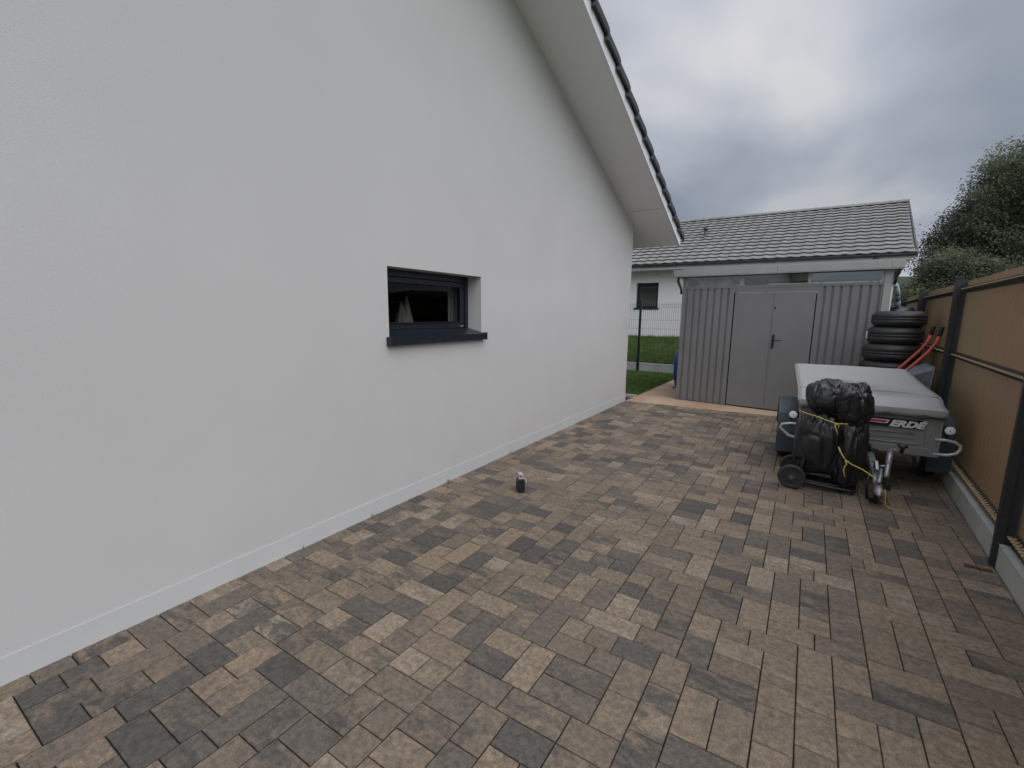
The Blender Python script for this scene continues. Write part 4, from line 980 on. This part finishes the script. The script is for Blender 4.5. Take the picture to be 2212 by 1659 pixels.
def rope():
    m = MB()
    m.tube([(-.01, 4.92, .72), (.045, 4.83, .715), (.12, 4.80, .705), (.20, 4.79, .68), (.275, 4.785, .66), (.36, 4.80, .665)], .0045, 6)
    m.tube([(.272, 4.785, .662), (.268, 4.78, .64), (.282, 4.78, .60), (.295, 4.79, .56)], .0045, 6)
    m.tube([(.276, 4.787, .662), (.295, 4.78, .645), (.293, 4.785, .62)], .004, 6)
    m.tube([(.312, 4.80, .45), (.33, 4.79, .41), (.355, 4.785, .37), (.372, 4.78, .345)], .006, 6)
    m.tube([(.372, 4.78, .345), (.385, 4.78, .31), (.372, 4.785, .28), (.368, 4.785, .25), (.385, 4.78, .19)], .0055, 6)
    m.tube([(.372, 4.78, .345), (.42, 4.775, .315), (.50, 4.77, .285), (.58, 4.765, .235), (.612, 4.76, .215)], .0055, 6)
    m.tube([(.66, 4.76, .15), (.672, 4.75, .09), (.675, 4.745, .02), (.68, 4.76, .006), (.70, 4.73, .006), (.73, 4.70, .006)], .004, 6)
    tag(m.obj('rope', M['yellow']), 'thin yellow rope tying the bin bags to the trailer coupling', 'rope')
rope()

# ------------------------------------------------------------------ tyres, wheelbarrow, barrels
def tyres():
    z = .0; proto = None
    specs = [(.31, .205, .93, 7.84), (.31, .205, .94, 7.86), (.312, .205, .925, 7.85), (.315, .205, .93, 7.84), (.315, .215, .925, 7.84), (.308, .235, .935, 7.84), (.300, .235, .955, 7.86), (.288, .205, .975, 7.86)]
    names = ['lowest', 'second lowest', 'third lowest', 'fourth lowest', 'fourth from the top', 'third from the top', 'second from the top', 'topmost']
    for k, (r, h, x, y) in enumerate(specs):
        t = MB(); q = h / 2
        pr = [(.185, -q * .62), (.205, -q * .96), (r * .76, -q), (r * .90, -q * .84), (r * .97, -q * .58), (r * .985, -q * .5), (r * .995, -q * .42), (r * .998, -q * .20), (r * .985, -q * .18), (r * .985, -q * .13), (r, -q * .11), (r, q * .11), (r * .985, q * .13), (r * .985, q * .18), (r * .998, q * .20), (r * .995, q * .42), (r * .985, q * .5), (r * .97, q * .58), (r * .90, q * .84), (r * .76, q), (.205, q * .96), (.185, q * .62), (.200, q * .3), (.235, 0), (.200, -q * .3)]
        t.lathe(pr, (0, 0, 0), 'Z', 56)
        if k == 7: pass
        o = t.obj('tyre', M['rubber']); o.location = (x, y, z + q); o.rotation_euler = (rnd.uniform(-.012, .012), rnd.uniform(-.012, .012), rnd.random() * 6)
        tag(o, '%s black tyre in the tall stack between shed and brown fence' % names[k], 'tyre', 'black tyres stacked beside the shed'); z += h - .006
        if k == 6:
            s = MB(); s.box((-.301, -.03, -.05), (-.297, .03, .05)); s2 = s.obj('sticker', M['white']); s2.parent = o
            s2.rotation_euler = (0, 0, -o.rotation_euler.z + .12)
tyres()

def wheelbarrow():
    root = empty('wheelbarrow', 'red framed wheelbarrow with grey tray tipped upright against the brown fence', 'wheelbarrow', loc=(1.1, 7.2, 0))
    ys = (6.99, 7.43); f = MB()
    for i, y in enumerate(ys):
        ym = 7.21 + (y - 7.21) * .6
        f.tube([(.62, 7.21, .30), (.72, ym, .50), (.93, y, .86), (1.06, y, 1.04), (1.17, y, 1.19), (1.225, y, 1.30), (1.248, y, 1.385)], .0165, 12)
        h = MB(); h.tube([(1.248, y, 1.384), (1.262, y, 1.49)], .02, 12)
        for k in range(5): h.lathe([(.018, -.006), (.026, 0), (.018, .006)], (1.249 + .0028 * k, y, 1.40 + .02 * k), 'Z', 12)
        part(h, 'grip', M['black'], root)
    f.tube([(.93, 6.99, .86), (.93, 7.43, .86)], .014, 8)
    part(f, 'frame', M['barrowred'], root)
    t = MB(); a = [(1.02, 6.96, .93), (1.02, 7.46, .93), (.72, 7.38, .42), (.72, 7.04, .42)]
    b = [(1.235, 6.93, 1.03), (1.235, 7.49, 1.03), (1.20, 7.46, .30), (1.20, 6.96, .30)]
    t.add(a + b, [(0, 1, 2, 3), (0, 4, 5, 1), (1, 5, 6, 2), (2, 6, 7, 3), (3, 7, 4, 0)])
    o = part(t, 'tray', M['zincblue'], root, bevel=.03); sm = o.modifiers.new('thick', 'SOLIDIFY'); sm.thickness = .004
    rm = MB(); rm.tube(b, .009, 8, closed=True); part(rm, 'tray_rim', M['zincblue'], root)
    w_ = MB(); w_.lathe([(.08, -.03), (.15, -.04), (.18, 0), (.15, .04), (.08, .03)], (.66, 7.21, .18), 'Y', 28); part(w_, 'wheel', M['rubber'], root)
wheelbarrow()

def barrels():
    c = Vector((-2.185, 10.35, 0)); b = MB()
    b.lathe([(0, .005), (.22, .005), (.245, .03), (.255, .08), (.275, .2), (.285, .28), (.290, .42), (.288, .56), (.278, .66), (.25, .78), (.225, .82), (.0, .83)], c, 'Z', 40)
    o = b.obj('barrel', M['blue']); tag(o, 'bright blue plastic barrel half hidden behind left side of shed', 'barrel')
    l = MB(); l.lathe([(0, .831), (.235, .831), (.24, .845), (.235, .88), (0, .885)], c, 'Z', 32); l2 = l.obj('lid', M['black']); l2.parent = o
    l = MB(); l.lathe([(.226, .80), (.246, .80), (.246, .822), (.226, .822)], c, 'Z', 32); l2 = l.obj('lid_ring', M['galv']); l2.parent = o
    p = MB(); p.tube([(-2.40, 10.02, .03), (-2.36, 10.06, .03)], .03, 10); tag(p.obj('drain_stub', M['pvcpale']), 'short pale pipe end lying at the foot of blue barrel', 'pipe')
    # water butt behind the tyres with its feed pipe
    w_ = MB(); c2 = (1.08, 9.25, 0); w_.lathe([(0, 0), (.24, 0), (.27, .2), (.28, .9), (.27, 1.66), (.22, 1.74), (.05, 1.76), (0, 1.76)], c2, 'Z', 32)
    tag(w_.obj('water_butt', M['anthra']), 'dark water butt standing behind the tyre stack by the shed', 'water butt')
    q = MB(); q.tube([(.985, 8.66, 2.06), (1.0, 8.72, 2.04)], .030, 12); q.tube([(.998, 8.72, 2.045), (1.04, 8.86, 1.96), (1.05, 8.9, 1.93)], .033, 12)
    o = q.obj('feed_pipe', M['pvcpale']); tag(o, 'pale grey drain pipe leading from shed roof down to water butt', 'pipe')
    q = MB(); q.tube([(1.05, 8.9, 1.93), (1.075, 9.0, 1.84)], .029, 12); q.tube([(1.075, 9.0, 1.84), (1.10, 9.1, 1.70)], .034, 12); p2 = q.obj('lower_pipe', M['pvc']); p2.parent = o
barrels()

def laser():
    c = (-2.047, 3.243); root = empty('laser_level', 'small black laser level with white and red top standing on the pavers', 'laser level', loc=(c[0], c[1], 0))
    a = R(45); T = lambda u, v, z: (c[0] + u * math.cos(a) - v * math.sin(a), c[1] + u * math.sin(a) + v * math.cos(a), z)
    b = MB(); pr = [(-.034, .022), (-.034, .10), (-.024, .128), (.024, .128), (.034, .10), (.034, .022), (.024, .003), (-.024, .003)]
    for y0, y1 in ((-.042, .042),):
        b.add([T(u, y0, z) for u, z in pr] + [T(u, y1, z) for u, z in pr], [tuple(range(8)), tuple(range(15, 7, -1))] + [(i, i + 8, (i + 1) % 8 + 8, (i + 1) % 8) for i in range(8)])
    part(b, 'body', M['black'], root, bevel=.006)
    g = MB(); g.box((-.024, -.0435, .05), (.024, -.0425, .09), T); g.box((-.02, -.0435, .02), (.02, -.0425, .035), T); part(g, 'front_panel', M['anthra'], root)
    t = MB(); t.box((-.020, -.030, .160), (.020, .03, .172), T); t.box((-.022, -.034, .129), (.022, .034, .140), T)
    for u in (-.018, .018):
        for v in (-.028, .028): t.tube([T(u, v, .138), T(u, v, .162)], .003, 6)
    part(t, 'top_cage', M['cage'], root, bevel=.003)
    r_ = MB(); r_.lathe([(0, -.011), (.015, -.011), (.015, .011), (0, .011)], (c[0], c[1], .150), 'Z', 16); part(r_, 'prism', M['red'], root)
    k = MB(); k.tube([T(.034, .0, .118), T(.052, 0, .115), T(.056, 0, .09), T(.052, 0, .062)], .005, 8); k.box((.0345, -.02, .03), (.0375, .02, .11), T); part(k, 'clip', M['paleloop'], root)
laser()

# ------------------------------------------------------------------ trees and shrubs
def tree(name, base, lobes, nleaf, size, mats, label, cat, group, seed, trunk=.18, trunk_top=None):
    rg = random.Random(seed); base = Vector(base)
    root = empty(name, label, cat, group, loc=tuple(base))
    tk = MB(); top = Vector(trunk_top or lobes[0][0])
    def limb(a, b, r0, r1):
        pts = []; a, b = Vector(a), Vector(b); k = 7
        for i in range(k):
            t = i / (k - 1); p = a.lerp(b, t) + Vector((noise.noise(Vector((t * 3, seed, a.x))), noise.noise(Vector((t * 3, seed + 9, b.x))), 0)) * .22 * (b - a).length * .4 * math.sin(t * math.pi); pts.append(p)
        tk.tube(pts, [r0 + (r1 - r0) * i / (k - 1) for i in range(k)], 8)
    limb(base - Vector((0, 0, .2)), top, trunk, trunk * .35)
    for (c, s) in lobes:
        c = Vector(c); st = base.lerp(top, rg.uniform(.35, .7)); limb(st, c, trunk * .4, trunk * .1)
        for _ in range(5):
            d = Vector((rg.gauss(0, 1), rg.gauss(0, 1), rg.gauss(.3, 1))).normalized(); limb(c - Vector((0, 0, s[2] * .2)), c + Vector((d.x * s[0], d.y * s[1], d.z * s[2])) * .85, trunk * .12, trunk * .03)
    part(tk, 'trunk', M['bark'], root)
    # crown: leaf clumps scattered on and within each lobe
    cr = [MB() for _ in mats]
    tot = sum(s[0] * s[1] + s[1] * s[2] + s[0] * s[2] for c, s in lobes)
    for (c, s) in lobes:
        share = (s[0] * s[1] + s[1] * s[2] + s[0] * s[2]) / tot; nc = max(8, int(nleaf * share / 46))
        for _ in range(nc):
            d = Vector((rg.gauss(0, 1), rg.gauss(0, 1), rg.gauss(0, 1))).normalized()
            rr = rg.uniform(.45, 1.12) ** .5 * (1 + .38 * noise.noise(d * 2.2 + Vector((seed, c[0], 0)))) 
            cc = Vector(c) + Vector((d.x * s[0], d.y * s[1], d.z * s[2])) * rr
            sz = rg.uniform(.11, .27) * (s[0] / 1.2) ** .4
            bright = rg.random(); mi = 0 if bright < .55 else 1 if bright < .88 or len(mats) < 3 else 2
            mb = cr[min(mi, len(mats) - 1)]
            for _ in range(46):
                q_ = Vector((rg.gauss(0, 1), rg.gauss(0, 1), rg.gauss(0, .7))); p = cc + q_ * sz * min(1, 1.5 / max(q_.length, .01))
                u = Vector((rg.gauss(0, 1), rg.gauss(0, 1), rg.gauss(-.25, .6))).normalized(); v = u.cross(Vector((rg.gauss(0, .5), rg.gauss(0, .5), 1))).normalized()
                L = size * rg.uniform(.6, 1.3); W_ = L * .34
                mb.add([p - u * L * .5, p + v * W_, p + u * L * .5, p - v * W_], [(0, 1, 2, 3)])
    # one crown mesh with several materials
    al = MB(); mi = []
    for i, m in enumerate(cr): al.add(m.v, m.f); mi += [i] * len(m.f)
    o = part(al, 'crown', mats[0], root, mats=mats[1:]); o.data.polygons.foreach_set('material_index', mi)
G = 'trees and shrubs beyond the brown fence'
A, B, Cc = M['leafA'], M['leafB'], M['leafC']
tree('broadleaf_tree', (5.3, 18.5, 0), [((5.2, 18.4, 4.6), (1.7, 1.6, 1.5)), ((4.75, 18.2, 5.3), (1.1, 1.2, .95)), ((6.2, 18.6, 5.7), (1.6, 1.5, 1.3)), ((4.0, 18.0, 4.75), (.75, 1.0, .8)), ((3.55, 18.1, 3.95), (.85, 1, .75)), ((3.2, 18.1, 3.2), (.75, 1, .7)), ((4.2, 18.0, 3.5), (1.2, 1.2, 1.0)), ((5.7, 18.2, 3.2), (1.7, 1.5, 1.0)), ((7.6, 18.8, 4.6), (1.6, 1.5, 1.6))],
     210000, .062, [A, B, Cc], 'tall dark leafy tree rising above the brown fence at right edge', 'tree', G, 3, .22, (5.4, 18.5, 5.2))
tree('bushy_tree', (3.2, 16.6, 0), [((2.95, 16.5, 2.75), (.5, .7, .55)), ((3.25, 16.6, 2.55), (.7, .8, .5)), ((2.6, 16.4, 2.1), (.5, .8, .55)), ((4.2, 16.8, 2.2), (1.0, .9, .75)), ((3.3, 16.5, 1.7), (1.2, .9, .7)), ((5.4, 16.8, 2.1), (1.1, .9, .8))],
     130000, .058, [A, B], 'low bushy dark tree left of the tall one behind fence', 'tree', G, 8, .14, (3.4, 16.6, 2.6))
tree('shrub', (2.25, 15.9, 0), [((2.2, 15.9, 1.75), (.42, .5, .5)), ((2.45, 15.9, 1.9), (.4, .5, .45)), ((2.3, 15.8, 1.1), (.5, .5, .7))],
     9000, .08, [B, Cc], 'yellowish green shrub between neighbour house and bushy tree', 'shrub', G, 11, .06, (2.3, 15.9, 1.5))
tree('shrub', (1.95, 13.6, 0), [((1.9, 13.6, 1.25), (.4, .5, .45)), ((2.3, 13.7, 1.4), (.45, .5, .4)), ((1.85, 13.6, .7), (.5, .5, .6))],
     8000, .07, [A, B], 'low dark shrub beside the water butt behind tyre stack', 'shrub', G, 15, .05, (1.95, 13.6, 1.0))

def weeds():
    rg = random.Random(4)
    spots = ((-2.70, 3.02), (-2.715, 2.15), (-2.725, 1.55), (-2.72, 4.1))
    for i, (x, y) in enumerate(spots):
        m = MB(); n = (9, 6, 4, 5)[i]; hh = (.05, .035, .02, .03)[i]
        for _ in range(n):
            a = rg.random() * 6.28; l = hh * rg.uniform(.6, 1.3)
            p = Vector((x + rg.gauss(0, .01), y + rg.gauss(0, .015), 0)); t = p + Vector((math.cos(a) * l * .6, math.sin(a) * l * .6, l)); w_ = Vector((-math.sin(a), math.cos(a), 0)) * .0025
            m.add([p - w_, p + w_, (p + t) / 2 + w_ * .7 + Vector((0, 0, l * .15)), t, (p + t) / 2 - w_ * .7 + Vector((0, 0, l * .15))], [(0, 1, 2, 3, 4)])
        tag(m.obj('weed_tuft', M['grass']), ('tallest green weed tuft', 'weed tuft nearer the camera', 'tiniest nearest weed tuft', 'farthest small weed tuft')[i] + ' at the foot of white house wall', 'weed', 'weed tufts along the wall foot')
weeds()
